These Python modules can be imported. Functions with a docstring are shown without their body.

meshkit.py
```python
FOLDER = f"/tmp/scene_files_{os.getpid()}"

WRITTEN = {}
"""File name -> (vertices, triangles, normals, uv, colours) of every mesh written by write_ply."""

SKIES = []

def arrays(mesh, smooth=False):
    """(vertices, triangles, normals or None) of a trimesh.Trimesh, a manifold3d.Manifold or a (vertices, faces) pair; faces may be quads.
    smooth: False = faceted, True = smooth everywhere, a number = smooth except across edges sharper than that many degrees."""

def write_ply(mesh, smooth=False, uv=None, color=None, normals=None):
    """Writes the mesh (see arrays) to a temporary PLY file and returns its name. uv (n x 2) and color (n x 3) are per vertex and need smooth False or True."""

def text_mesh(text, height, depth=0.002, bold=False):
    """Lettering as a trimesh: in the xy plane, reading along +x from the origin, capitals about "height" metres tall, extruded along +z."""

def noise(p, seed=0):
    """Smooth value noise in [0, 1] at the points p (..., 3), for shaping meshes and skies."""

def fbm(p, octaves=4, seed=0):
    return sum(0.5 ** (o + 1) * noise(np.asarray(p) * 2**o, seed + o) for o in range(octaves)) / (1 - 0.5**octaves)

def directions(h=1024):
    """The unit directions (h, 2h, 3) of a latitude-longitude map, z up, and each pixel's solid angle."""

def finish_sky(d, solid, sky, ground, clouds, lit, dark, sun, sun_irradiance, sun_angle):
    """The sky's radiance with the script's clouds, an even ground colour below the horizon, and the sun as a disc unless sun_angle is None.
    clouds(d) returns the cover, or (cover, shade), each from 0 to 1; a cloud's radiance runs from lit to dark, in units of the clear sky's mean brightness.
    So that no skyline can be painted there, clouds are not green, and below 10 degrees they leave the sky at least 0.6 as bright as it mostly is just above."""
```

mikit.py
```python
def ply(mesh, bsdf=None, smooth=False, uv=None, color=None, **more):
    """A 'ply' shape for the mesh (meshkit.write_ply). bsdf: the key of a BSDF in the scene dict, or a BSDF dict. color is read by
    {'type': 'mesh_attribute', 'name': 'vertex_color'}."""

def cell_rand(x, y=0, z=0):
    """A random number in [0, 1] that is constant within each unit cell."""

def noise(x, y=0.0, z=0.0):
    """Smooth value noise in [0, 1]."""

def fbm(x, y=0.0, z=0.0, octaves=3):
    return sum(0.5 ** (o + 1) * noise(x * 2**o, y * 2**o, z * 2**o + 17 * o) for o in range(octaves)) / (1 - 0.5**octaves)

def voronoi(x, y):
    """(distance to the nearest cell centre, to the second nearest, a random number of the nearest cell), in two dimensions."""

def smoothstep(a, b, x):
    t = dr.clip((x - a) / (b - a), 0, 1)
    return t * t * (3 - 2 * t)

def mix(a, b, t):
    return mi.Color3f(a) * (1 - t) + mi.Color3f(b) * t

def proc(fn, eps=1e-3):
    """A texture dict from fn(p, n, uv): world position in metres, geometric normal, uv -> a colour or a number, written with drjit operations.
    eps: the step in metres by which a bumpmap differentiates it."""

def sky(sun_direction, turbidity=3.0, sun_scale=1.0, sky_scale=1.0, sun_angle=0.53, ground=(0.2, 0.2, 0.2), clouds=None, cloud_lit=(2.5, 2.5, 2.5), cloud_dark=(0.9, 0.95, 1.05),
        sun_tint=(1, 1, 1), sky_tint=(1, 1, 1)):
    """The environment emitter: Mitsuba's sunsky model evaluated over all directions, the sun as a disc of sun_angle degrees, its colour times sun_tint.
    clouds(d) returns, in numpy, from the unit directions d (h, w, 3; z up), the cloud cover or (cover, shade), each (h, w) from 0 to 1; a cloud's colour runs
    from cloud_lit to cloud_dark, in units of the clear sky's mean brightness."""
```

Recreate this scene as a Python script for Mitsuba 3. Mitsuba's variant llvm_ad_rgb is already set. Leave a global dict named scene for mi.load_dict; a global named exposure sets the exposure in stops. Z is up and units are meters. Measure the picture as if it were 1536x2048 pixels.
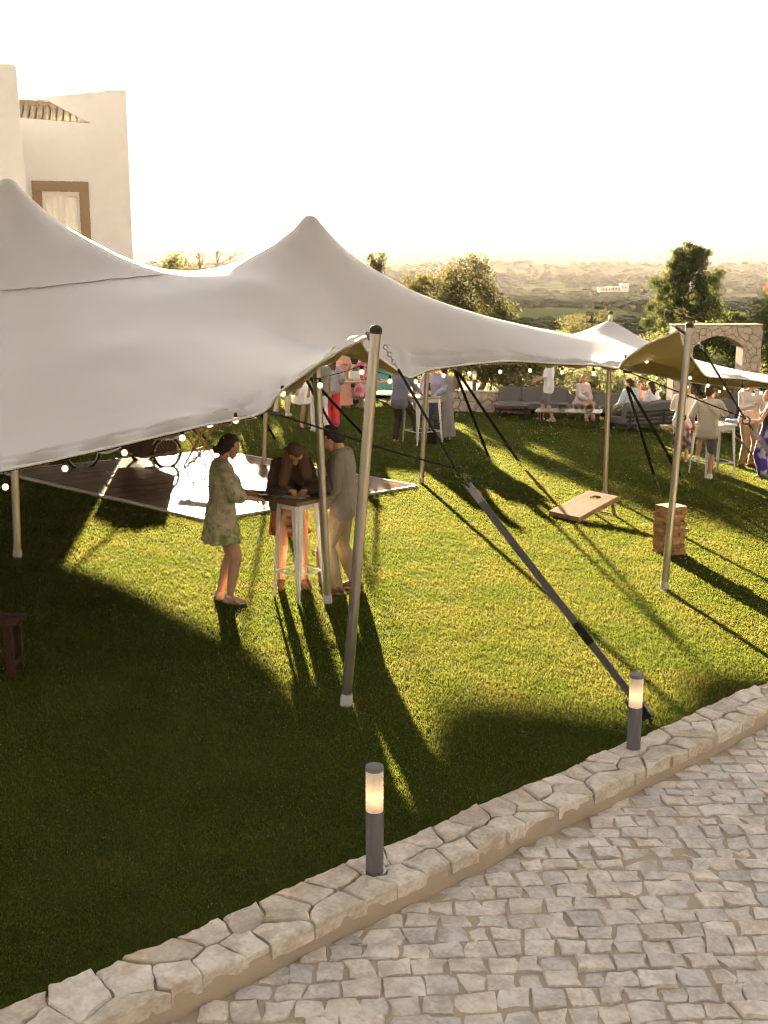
import math, random
import numpy as np, trimesh, manifold3d as m3, drjit as dr
import mitsuba as mi
import mikit, meshkit
from mikit import proc, noise, fbm, voronoi, cell_rand, smoothstep, mix
from scipy.spatial import Delaunay, Voronoi, cKDTree
from scipy.sparse import coo_matrix
from scipy.sparse.linalg import spsolve
from shapely.geometry import Polygon, Point, LineString
import shapely

T = mi.ScalarTransform4f
scene, labels = {}, {}
RS = np.random.RandomState(7)
random.seed(7)

# ------------------------------------------------------------------ camera, sky, exposure
PITCH = math.radians(11.7)
EYE = (0.0, 0.0, 3.05)
scene['camera'] = {'type': 'perspective', 'fov': 37.85, 'fov_axis': 'x', 'near_clip': 0.05, 'far_clip': 30000.0,
                   'to_world': T().look_at(origin=EYE, target=[0, math.cos(PITCH), 3.05 - math.sin(PITCH)], up=[0, 0, 1])}
SUN = np.array([-0.15, 1.0, 0.178])
SUN_D = SUN / np.linalg.norm(SUN)
scene['sky'] = mikit.sky(SUN.tolist(), turbidity=3.0, sun_scale=7.6, sky_scale=1.0, sun_angle=0.6, ground=(0.22, 0.19, 0.13),
                         clouds=lambda d: (0.90 - 0.42 * np.exp(-((1 - d @ SUN_D) / 0.07)), 0.5 - 0.5 * (d @ SUN_D)), cloud_lit=(1.04, 1.0, 0.97), cloud_dark=(0.36, 0.36, 0.365),  # cover darkens away from the sun, out of view, dimming near lawn and road
                         sky_tint=(0.97, 1.0, 1.25), sun_tint=(0.86, 1.08, 1.95))
exposure = 4.12

# ------------------------------------------------------------------ helpers
def G(x, y):
    """the lawn: a plane that falls gently away to the right and to the rear"""
    return -0.0547 * x - 0.0174 * y

_used = {}
def numbered(base):
    n = _used.get(base, -1) + 1
    _used[base] = n
    return base if n == 0 else f'{base}_{n:03d}'

def thing(name, label, cat, group=None, kind=None):
    k = numbered(name)
    labels[k] = {'label': label, 'category': cat}
    if group: labels[k]['group'] = group
    if kind: labels[k]['kind'] = kind
    return k

def _arr(mesh):
    if hasattr(mesh, 'to_mesh'):
        m = mesh.to_mesh()
        return trimesh.Trimesh(np.array(m.vert_properties[:, :3]), np.array(m.tri_verts), process=False)
    if isinstance(mesh, (tuple, list)) and not isinstance(mesh[0], trimesh.Trimesh):
        v, f = np.asarray(mesh[0], float), np.asarray(mesh[1], int)
        if f.shape[1] == 4:
            f = np.vstack([f[:, [0, 1, 2]], f[:, [0, 2, 3]]])
        return trimesh.Trimesh(v, f, process=False)
    if isinstance(mesh, list):
        return trimesh.util.concatenate(mesh)
    return mesh

def part(parent, name, mesh, mat='paint', color=None, smooth=False, label=None, kind=None, exact=False, **kw):
    """one entry of the scene; color (a triple or a function of the vertices) goes into the vertex colours"""
    mesh = _arr(mesh)
    k = parent if name is None else (parent + '__' + name if exact else numbered(parent + '__' + name))
    if color is not None:
        if smooth is not False and smooth is not True:
            mesh = trimesh.graph.smooth_shade(mesh, angle=np.radians(smooth), facet_minarea=None); smooth = True
        v = np.asarray(mesh.vertices)
        c = color(v) if callable(color) else np.tile(np.asarray(color, float), (len(v), 1))
        scene[k] = mikit.ply(mesh, mat, smooth=smooth, color=c, **kw)
    else:
        scene[k] = mikit.ply(mesh, mat, smooth=smooth, **kw)
    if label or kind:
        labels.setdefault(k, {})
        if label: labels[k]['label'] = label
        if kind: labels[k]['kind'] = kind
    return k

def structure(name, mesh, mat, smooth=False, color=None):
    k = part(name, None, mesh, mat, color=color, smooth=smooth)
    labels[k] = {'label': name.replace('_', ' '), 'kind': 'structure'}
    return k

def unit(v):
    v = np.asarray(v, float)
    return v / (np.linalg.norm(v) + 1e-12)

def frame(z, hint=(0, 0, 1)):
    z = unit(z)
    if abs(np.dot(z, unit(hint))) > 0.97: hint = (1, 0, 0)
    x = unit(np.cross(hint, z)); y = np.cross(z, x)
    return np.stack([x, y, z], 1)

def box(c, s, rz=0.0, R=None):
    b = trimesh.creation.box(extents=s)
    v = np.asarray(b.vertices)
    if R is not None: v = v @ np.asarray(R).T
    if rz:
        ca, sa = math.cos(rz), math.sin(rz)
        v = np.stack([v[:, 0] * ca - v[:, 1] * sa, v[:, 0] * sa + v[:, 1] * ca, v[:, 2]], 1)
    return trimesh.Trimesh(v + np.asarray(c, float), b.faces, process=False)

def bbox_(c, s, rz=0.0, ch=0.008, R=None):
    """a box with chamfered edges"""
    s = np.asarray(s, float) / 2
    ch = min(ch, 0.45 * s.min())
    pts = []
    for sx in (-1, 1):
        for sy in (-1, 1):
            for sz in (-1, 1):
                q = np.array([sx, sy, sz]) * s
                for a in range(3):
                    p = q.copy()
                    for b in range(3):
                        if b != a: p[b] -= np.sign(p[b]) * ch
                    pts.append(p)
    h = trimesh.convex.convex_hull(np.array(pts))
    v = np.asarray(h.vertices)
    if R is not None: v = v @ np.asarray(R).T
    if rz:
        ca, sa = math.cos(rz), math.sin(rz)
        v = np.stack([v[:, 0] * ca - v[:, 1] * sa, v[:, 0] * sa + v[:, 1] * ca, v[:, 2]], 1)
    return trimesh.Trimesh(v + np.asarray(c, float), h.faces, process=False)

def tube(pts, r, n=8, cap=True):
    """a swept round tube along a polyline, radius a number or one per point"""
    p = np.asarray(pts, float)
    r = np.broadcast_to(np.asarray(r, float), (len(p),))
    t = np.gradient(p, axis=0); t /= np.linalg.norm(t, axis=1, keepdims=True) + 1e-12
    F = frame(t[0]); a = F[:, 0]
    vs = []
    ang = np.arange(n) * 2 * np.pi / n
    for i in range(len(p)):
        a = unit(a - t[i] * np.dot(a, t[i])); b = np.cross(t[i], a)
        vs.append(p[i] + r[i] * (np.cos(ang)[:, None] * a + np.sin(ang)[:, None] * b))
    v = np.vstack(vs); f = []
    for i in range(len(p) - 1):
        for j in range(n):
            k = (j + 1) % n
            f += [[i * n + j, i * n + k, (i + 1) * n + k], [i * n + j, (i + 1) * n + k, (i + 1) * n + j]]
    if cap:
        v = np.vstack([v, p[0], p[-1]]); a0, b0 = len(v) - 2, len(v) - 1; o = (len(p) - 1) * n
        for j in range(n):
            k = (j + 1) % n
            f += [[a0, k, j], [b0, o + j, o + k]]
    return trimesh.Trimesh(v, np.array(f), process=False)

def cyl(p0, p1, r0, r1=None, n=14):
    return tube([p0, p1], [r0, r0 if r1 is None else r1], n)

def lathe(prof, n=20, at=(0, 0, 0)):
    """revolves (radius, height) pairs about the vertical"""
    ang = np.arange(n) * 2 * np.pi / n
    v = np.vstack([np.stack([r * np.cos(ang), r * np.sin(ang), np.full(n, z)], 1) for r, z in prof])
    f = []
    for i in range(len(prof) - 1):
        for j in range(n):
            k = (j + 1) % n
            f += [[i * n + j, i * n + k, (i + 1) * n + k], [i * n + j, (i + 1) * n + k, (i + 1) * n + j]]
    return trimesh.Trimesh(v + np.asarray(at, float), np.array(f), process=False)

def strip(pts, w, side, th=0.004):
    """flat webbing along a polyline: width along the direction "side" """
    p = np.asarray(pts, float); s = unit(side)
    t = np.gradient(p, axis=0); t /= np.linalg.norm(t, axis=1, keepdims=True)
    n = np.cross(t, s); n /= np.linalg.norm(n, axis=1, keepdims=True)
    b = np.cross(n, t)
    ring = [p + b * w / 2 + n * th / 2, p - b * w / 2 + n * th / 2, p - b * w / 2 - n * th / 2, p + b * w / 2 - n * th / 2]
    v = np.stack(ring, 1).reshape(-1, 3); f = []
    for i in range(len(p) - 1):
        for j in range(4):
            k = (j + 1) % 4
            f += [[i * 4 + j, i * 4 + k, (i + 1) * 4 + k], [i * 4 + j, (i + 1) * 4 + k, (i + 1) * 4 + j]]
    o = (len(p) - 1) * 4
    f += [[0, 2, 1], [0, 3, 2], [o, o + 1, o + 2], [o, o + 2, o + 3]]
    return trimesh.Trimesh(v, np.array(f), process=False)

def torus(c, R, r, axis, n=14, m=6):
    F = frame(axis); a = np.arange(n + 1) * 2 * np.pi / n
    return tube([np.asarray(c) + R * (math.cos(t) * F[:, 0] + math.sin(t) * F[:, 1]) for t in a], r, m, cap=False)

def spline(P, n=12):
    """Catmull-Rom through the points"""
    P = np.asarray(P, float); Q = np.vstack([2 * P[0] - P[1], P, 2 * P[-1] - P[-2]]); out = []
    for i in range(len(P) - 1):
        p0, p1, p2, p3 = Q[i:i + 4]
        for t in np.linspace(0, 1, n, endpoint=False):
            out.append(0.5 * (2 * p1 + (p2 - p0) * t + (2 * p0 - 5 * p1 + 4 * p2 - p3) * t * t + (3 * p1 - p0 - 3 * p2 + p3) * t ** 3))
    out.append(P[-1])
    return np.array(out)

def fresh(mesh, amp, scale, seed=0):
    v = np.asarray(mesh.vertices)
    d = np.stack([meshkit.fbm(v / scale + 31 * k, 3, seed + k) - 0.5 for k in range(3)], 1)
    return trimesh.Trimesh(v + 2 * amp * d, mesh.faces, process=False)

# ------------------------------------------------------------------ materials
def P_(color, rough=0.7, **kw):
    c = color if isinstance(color, dict) else {'type': 'rgb', 'value': list(color)}
    return {'type': 'principled', 'base_color': c, 'roughness': rough, **kw}
def two(b): return {'type': 'twosided', 'bsdf': b}
VC = {'type': 'mesh_attribute', 'name': 'vertex_color'}
scene['paint'] = two(P_(VC, 0.75, specular=0.25))          # cloth, skin, timber: the colour is the mesh's own
scene['matte'] = two({'type': 'diffuse', 'reflectance': VC})
scene['gloss'] = two(P_(VC, 0.3, specular=0.5))
scene['leaf'] = {'type': 'principledthin', 'base_color': VC, 'roughness': 0.55, 'diff_trans': 0.95, 'spec_trans': 0.0, 'eta': 1.3}
scene['grass_blade'] = {'type': 'principledthin', 'base_color': VC, 'roughness': 0.5, 'diff_trans': 1.1, 'spec_trans': 0.0, 'eta': 1.35}
scene['steel'] = two({'type': 'principled', 'base_color': {'type': 'rgb', 'value': [0.36, 0.34, 0.31]}, 'roughness': 0.3, 'metallic': 0.9})
scene['dark_metal'] = two(P_((0.03, 0.028, 0.026), 0.45, metallic=0.3))

def canvas(p, n, uv):
    w = fbm(p.x * 1.3, p.y * 1.3, p.z * 1.3, 3)
    return mix([0.335, 0.308, 0.272], [0.378, 0.350, 0.311], w)
def weave(p, n, uv):
    return 0.004 * fbm(p.x * 5, p.y * 5, p.z * 5, 3) + 0.0006 * noise(p.x * 260, p.y * 260, p.z * 260)
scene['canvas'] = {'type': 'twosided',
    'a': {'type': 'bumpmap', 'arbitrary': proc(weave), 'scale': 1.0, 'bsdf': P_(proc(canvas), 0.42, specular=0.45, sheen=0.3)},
    'b': P_((0.235, 0.185, 0.075), 0.8)}  # olive brown underside, with light bounced off the grass painted in
def soil(p, n, uv):
    return mix([0.022, 0.030, 0.006], [0.045, 0.052, 0.012], fbm(p.x * 9, p.y * 9, 0, 4))
scene['turf_soil'] = two(P_(proc(soil), 0.95, specular=0.1))
def sand(p, n, uv):
    a = fbm(p.x * 7, p.y * 7, p.z * 7, 3); b = noise(p.x * 180, p.y * 180, p.z * 180)
    return mix([0.27, 0.215, 0.15], [0.40, 0.33, 0.245], 0.6 * a + 0.4 * b)
def sand_h(p, n, uv): return 0.006 * fbm(p.x * 60, p.y * 60, p.z * 60, 3)
scene['sand'] = two({'type': 'bumpmap', 'arbitrary': proc(sand_h), 'scale': 1.0, 'bsdf': P_(proc(sand), 0.95, specular=0.1)})
def stone(p, n, uv):
    a = fbm(p.x * 11, p.y * 11, p.z * 11, 4); b = fbm(p.x * 55 + 9, p.y * 55, p.z * 55, 3)
    return mix([0.70, 0.66, 0.62], [1.12, 1.12, 1.12], smoothstep(0.25, 0.75, 0.6 * a + 0.4 * b))
def stone_h(p, n, uv): return 0.006 * fbm(p.x * 22, p.y * 22, p.z * 22, 4) + 0.0012 * noise(p.x * 190, p.y * 190, p.z * 190)

scene['bed_soil'] = two(P_(proc(lambda p, n, uv: mix([0.07, 0.05, 0.03], [0.16, 0.12, 0.07], fbm(p.x * 3, p.y * 3, 0, 4))), 0.95, specular=0.1))
GRASS_N = 1000000
HAZE = 5e-5
TENT_LOAD, TENT_BEND = 0.0, 0.10
TENT_HINTS = [(x, y, z, 0.6) for x, y, z in (
  (-3.69, 14.0, 3.62), (-3.22, 14.3, 3.31), (-2.85, 14.6, 3.10), (-2.51, 15.0, 3.05), (-2.08, 15.0, 3.20), (-1.62, 15.0, 3.43), (-0.35, 15.0, 3.34), (-0.05, 15.0, 3.13),
  (0.54, 15.1, 2.86), (1.02, 15.2, 2.68), (1.57, 15.4, 2.52), (2.15, 15.6, 2.40), (2.66, 15.8, 2.31), (-0.2, 11.0, 2.5), (-2.6, 11.0, 2.50), (-2.6, 12.7, 2.93), (-2.0, 13.1, 3.0), (-3.2, 13.0, 3.04), (-1.5, 13.4, 3.1))]

# stones take their own tone from a world-space cell pattern broad enough to differ from one to the next
def cobble_c(p, n, uv):
    q = stone(p, n, uv)
    i = dr.floor(uv.x); t = cell_rand(i, 3, 1); s = cell_rand(i, 7, 2)
    return mix(mix([0.40, 0.38, 0.35], [0.55, 0.50, 0.43], t), [0.50, 0.43, 0.34], 0.6 * s * s) * q
scene['cobble_stone'] = two({'type': 'bumpmap', 'arbitrary': proc(stone_h), 'scale': 1.0, 'bsdf': P_(proc(cobble_c), 0.6, specular=0.4)})
def wall_c(p, n, uv):
    q = stone(p, n, uv)
    t = cell_rand(dr.floor(uv.x), 5, 3)
    r = smoothstep(0.55, 0.8, fbm(p.x * 8, p.y * 8 + 5, p.z * 8, 3))
    return mix(mix([0.44, 0.39, 0.31], [0.56, 0.515, 0.45], t), [0.44, 0.32, 0.19], 0.5 * r) * q
scene['wall_stone'] = two({'type': 'bumpmap', 'arbitrary': proc(stone_h), 'scale': 1.0, 'bsdf': P_(proc(wall_c), 0.85, specular=0.2)})

# ------------------------------------------------------------------ terrain and far country
def terrain_z(x, y):
    x, y = np.asarray(x, float), np.asarray(y, float)
    r = np.hypot(x, y)
    inside = G(x, y) - 0.22
    prof = np.interp(r, [0, 44, 60, 90, 150, 400, 900, 1500, 2100, 2500, 3100, 3600, 5000, 6500, 9000],
                     [-0.9, -1.6, -3.2, -4.6, -6.0, -6.5, -9, -7, 8, 34, 22, 26, 128, 138, 120])
    p = np.stack([x / 420, y / 420, x * 0], -1)
    hum = (meshkit.fbm(p, 4, 3) - 0.5) * np.clip((r - 120) / 900, 0, 1) * 26
    far = (meshkit.fbm(np.stack([x / 1500, y / 2600, x * 0 + 3], -1), 3, 9) - 0.5) * np.clip((r - 3200) / 1500, 0, 1) * 34
    near_w = np.clip((r - 40) / 8, 0, 1)
    return inside * (1 - near_w) + (prof + hum + far) * near_w
rr = np.concatenate([[0.5], np.linspace(8, 60, 14), np.geomspace(66, 9000, 80)])
aa = np.radians(np.concatenate([np.arange(-180, -32, 8.0), np.arange(-32, 32, 0.8), np.arange(32, 180.1, 8.0)]))
R_, A_ = np.meshgrid(rr, aa, indexing='ij')
tx, ty = R_ * np.sin(A_), R_ * np.cos(A_)
tv = np.stack([tx, ty, terrain_z(tx, ty)], -1).reshape(-1, 3)
nA = len(aa); ii, jj = np.meshgrid(np.arange(len(rr) - 1), np.arange(nA - 1), indexing='ij')
q = np.stack([ii * nA + jj, ii * nA + jj + 1, (ii + 1) * nA + jj + 1, (ii + 1) * nA + jj], -1).reshape(-1, 4)
tf = np.vstack([q[:, [0, 2, 1]], q[:, [0, 3, 2]]])
def country(p, n, uv):
    a = fbm(p.x / 90, p.y / 160, 0, 4); b = fbm(p.x / 14, p.y / 26, 1, 3)
    g = smoothstep(0.42, 0.62, 0.65 * a + 0.35 * b)
    return mix([0.036, 0.039, 0.018], [0.018, 0.027, 0.011], g)
scene['country'] = two({'type': 'diffuse', 'reflectance': proc(country)})
structure('terrain', (tv, tf), 'country', smooth=True)

# ------------------------------------------------------------------ low wall line, road, lawn
INNER = np.array([(-4.4, 1.6), (-3.0, 2.85), (-1.61, 4.18), (-1.17, 4.59), (-0.67, 5.09), (-0.42, 5.34), (-0.11, 5.65), (0.34, 6.09), (0.58, 6.36),
                  (1.16, 6.92), (1.43, 7.2), (2.08, 7.84), (2.82, 8.62), (3.26, 9.03), (4.4, 10.1), (6.2, 11.5), (9.0, 13.2)])
inner = spline(INNER, 6)
tang = np.gradient(inner, axis=0); tang /= np.linalg.norm(tang, axis=1, keepdims=True)
right = np.stack([tang[:, 1], -tang[:, 0]], 1)
WALL_W = 0.345
arc = np.concatenate([[0], np.cumsum(np.linalg.norm(np.diff(inner, axis=0), axis=1))])
def along(s, t):
    """a point on the wall: s metres along its lawn side, t metres towards the road"""
    s = np.asarray(s, float); t = np.asarray(t, float)
    x = np.interp(s, arc, inner[:, 0]) + t * np.interp(s, arc, right[:, 0])
    y = np.interp(s, arc, inner[:, 1]) + t * np.interp(s, arc, right[:, 1])
    return x, y
outer = np.stack(along(arc, np.full_like(arc, WALL_W)), 1)

lawn_poly = Polygon(np.vstack([inner + right * 0.03, [(30, 14), (30, 33.5), (4.6, 33.5), (4.4, 32.9), (0.8, 32.3), (0.7, 35.5), (-30, 35.5), (-30, 1.6)]])).buffer(0)
def drape(poly, h, cell):
    """a sheet over the polygon, h above the lawn plane"""
    tri = trimesh.creation.triangulate_polygon(poly, engine='earcut')
    v, f = np.asarray(tri[0]), np.asarray(tri[1])
    v3 = np.column_stack([v, G(v[:, 0], v[:, 1]) + h])
    m = trimesh.Trimesh(v3, f, process=False)
    if m.face_normals[:, 2].mean() < 0: m.invert()
    return m
structure('lawn', drape(lawn_poly, 0.0, 1), 'turf_soil')
bed_poly = Polygon([(0.85, 32.35), (4.35, 32.9), (4.5, 33.4), (30, 33.4), (30, 44), (-30, 44), (-30, 35.4), (0.75, 35.4)]).buffer(0)
structure('garden_bed', drape(bed_poly, 0.10, 1), 'bed_soil')
road_poly = Polygon(np.vstack([outer - right * 0.03, [(14, 6), (14, -6), (-10, -6), (-10, 0.0)]])).buffer(0)
structure('road', drape(road_poly, -0.100, 1), 'sand')

def stone_uv(m, i, split=True):
    """splits hard edges and lays uv on the stone: the whole part of u is its number"""
    if split: m = trimesh.graph.smooth_shade(m, angle=np.radians(28), facet_minarea=None)
    v = np.asarray(m.vertices); c = v.mean(0)
    return m, np.column_stack([i + 0.5 + (v[:, 0] - c[0] + 0.31 * (v[:, 2] - c[2])) / 3, 0.5 + (v[:, 1] - c[1] + 0.73 * (v[:, 2] - c[2])) / 3])
def stone_part(k, name, m, mat, i):
    m, uv = stone_uv(m, i); part(k, name, m, mat, uv=uv, smooth=True)
# cobbles: rows of rough split stones bedded in sand
def cobble(poly, top, seed):
    """a rough stone block on the polygon (n x 2): lower ring, shoulder ring, top ring and centre"""
    r = np.random.RandomState(seed)
    n = len(poly); c = poly.mean(0)
    g = G(poly[:, 0], poly[:, 1])
    tilt = r.normal(0, 0.045, 2)
    sh = c + (poly - c) * 0.985; tp = c + (poly - c) * (0.92 + r.uniform(-0.05, 0.03, (n, 1)))
    zt = lambda q: G(q[:, 0], q[:, 1]) + top + (q - c) @ tilt
    v = np.vstack([np.column_stack([poly, g - 0.15]), np.column_stack([sh, zt(sh) - 0.008 - r.uniform(0, 0.009, n)]),
                   np.column_stack([tp, zt(tp) + r.normal(0, 0.003, n)]), [[*c, G(*c) + top + 0.004]]])
    f = []
    for k in (0, 1):
        for j in range(n):
            i = (j + 1) % n
            f += [[k * n + j, k * n + i, (k + 1) * n + i], [k * n + j, (k + 1) * n + i, (k + 1) * n + j]]
    f += [[2 * n + j, 2 * n + (j + 1) % n, 3 * n] for j in range(n)]
    m = trimesh.Trimesh(v, np.array(f), process=False)
    if m.face_normals[-1, 2] < 0: m.invert()
    return m
# row lines fan slightly, as they were laid by hand
rc = np.random.RandomState(11)
cob = []
NR, rowh = 78, 0.138
rowy = lambda j, x: 1.0 + j * rowh + 0.12 * x + 0.014 * np.sin(2.3 * x + 0.7 * j) + 0.012 * np.sin(5.1 * x + 2.1 * j) + 0.02 * np.sin(0.9 * x)
for j in range(NR):
    x = -6.0 + rc.uniform(0, 0.2)
    xs = [x]
    while x < 9.0:
        x += rc.choice([rc.uniform(0.11, 0.14), rc.uniform(0.14, 0.19), rc.uniform(0.18, 0.215)], p=[0.2, 0.6, 0.2]); xs.append(x)
    for a, b in zip(xs[:-1], xs[1:]):
        ga, gb, gd, gu = rc.uniform(0.0005, 0.006, 4)
        lo = lambda t: rowy(j, t) + gd; hi = lambda t: rowy(j + 1, t) - gu
        sk = rc.normal(0, 0.011, 2)
        pts = [(a + ga + sk[0], lo(a)), ((a + b) / 2, lo((a + b) / 2) + rc.normal(0, 0.007)), (b - gb + sk[1], lo(b)),
               (b - gb + (sk[1] - sk[0]) * 0.4 + rc.normal(0, 0.006), (lo(b) + hi(b)) / 2), (b - gb - sk[1], hi(b)),
               ((a + b) / 2 + rc.normal(0, 0.01), hi((a + b) / 2) + rc.normal(0, 0.007)), (a + ga - sk[0], hi(a)), (a + ga + rc.normal(0, 0.006), (lo(a) + hi(a)) / 2)]
        pts = np.array(pts) + rc.normal(0, 0.0045, (8, 2)) + rc.normal(0, 0.003, 2)
        cob.append(pts)
road_clip = Polygon(np.vstack([outer + right * 0.012, [(14, 6), (14, -6), (-10, -6), (-10, 0.0)]])).buffer(0)
shapely.prepare(road_clip)
keep = []
for pts in cob:
    c = pts.mean(0)
    if not road_clip.contains(Point(c)) or c[0] > 5.2 or c[1] < 2.4 or c[0] < -3.2: continue
    d = min(0.0, -1)
    if not road_clip.contains(Polygon(pts).buffer(0)):
        g = Polygon(pts).buffer(0).intersection(road_clip)
        if g.geom_type != 'Polygon' or g.area < 0.003: continue
        g = np.array(g.exterior.coords)[:-1]
        pts = g if len(g) <= 14 else g[::2]
        if not Polygon(pts).is_valid or Polygon(pts).area < 0.003: continue
    keep.append(pts)
def in_view(x, y, m=0.25):
    zc = y * math.cos(PITCH) + 3.2 * math.sin(PITCH)
    return y > 4.05 - 0.1 and abs(x) < 0.343 * zc + m
seen = [k for k in keep if in_view(*k.mean(0))]
seen.sort(key=lambda k: -Polygon(k).area / (k.mean(0)[1] ** 2 + 9))
cob_rest = []
for i, pts in enumerate(seen):
    m = cobble(pts, -0.09 + rc.normal(0, 0.005), i)
    if i < 300: stone_part('road', 'cobble', m, 'cobble_stone', i)
    else: cob_rest.append((m, i))
for i, pts in enumerate(k for k in keep if not in_view(*k.mean(0))):
    if pts.mean(0)[1] > 2.0: cob_rest.append((cobble(pts, -0.09 + rc.normal(0, 0.0045), 5000 + i), 5000 + i))
rest = [stone_uv(m, i, False) for m, i in cob_rest]
part('road', 'cobble_field', trimesh.util.concatenate([q[0] for q in rest]), 'cobble_stone', uv=np.vstack([q[1] for q in rest]), smooth=False, kind='stuff', label='grey cobbles of the road beyond the nearest ones')

# ------------------------------------------------------------------ the low stone wall along the road
wall = thing('stone_wall', 'low curving wall capped with irregular beige flagstones between lawn and cobbled road', 'wall')
s_ = np.arange(0.0, arc[-1], 0.08)
prof = [(0.0, -0.2), (0.0, 0.012), (0.02, 0.022), (WALL_W - 0.02, 0.02), (WALL_W, 0.005), (WALL_W + 0.008, -0.06), (WALL_W + 0.015, -0.25)]
cv = []
for (t, h) in prof:
    x, y = along(s_, np.full_like(s_, t)); cv.append(np.stack([x, y, G(x, y) + h], 1))
cv = np.stack(cv, 1)
cv[:, 4:6] += (RS.normal(0, 0.004, cv[:, 4:6].shape))
npf = len(prof); cvv = cv.reshape(-1, 3); cf = []
for i in range(len(s_) - 1):
    for j in range(npf - 1):
        cf += [[i * npf + j, i * npf + j + 1, (i + 1) * npf + j + 1], [i * npf + j, (i + 1) * npf + j + 1, (i + 1) * npf + j]]
core = trimesh.Trimesh(cvv, np.array(cf), process=False)
part(wall, 'mortar_core', core, 'sand', smooth=40)
BOLL = [(-0.05, 5.49), (1.75, 7.36)]
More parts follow.
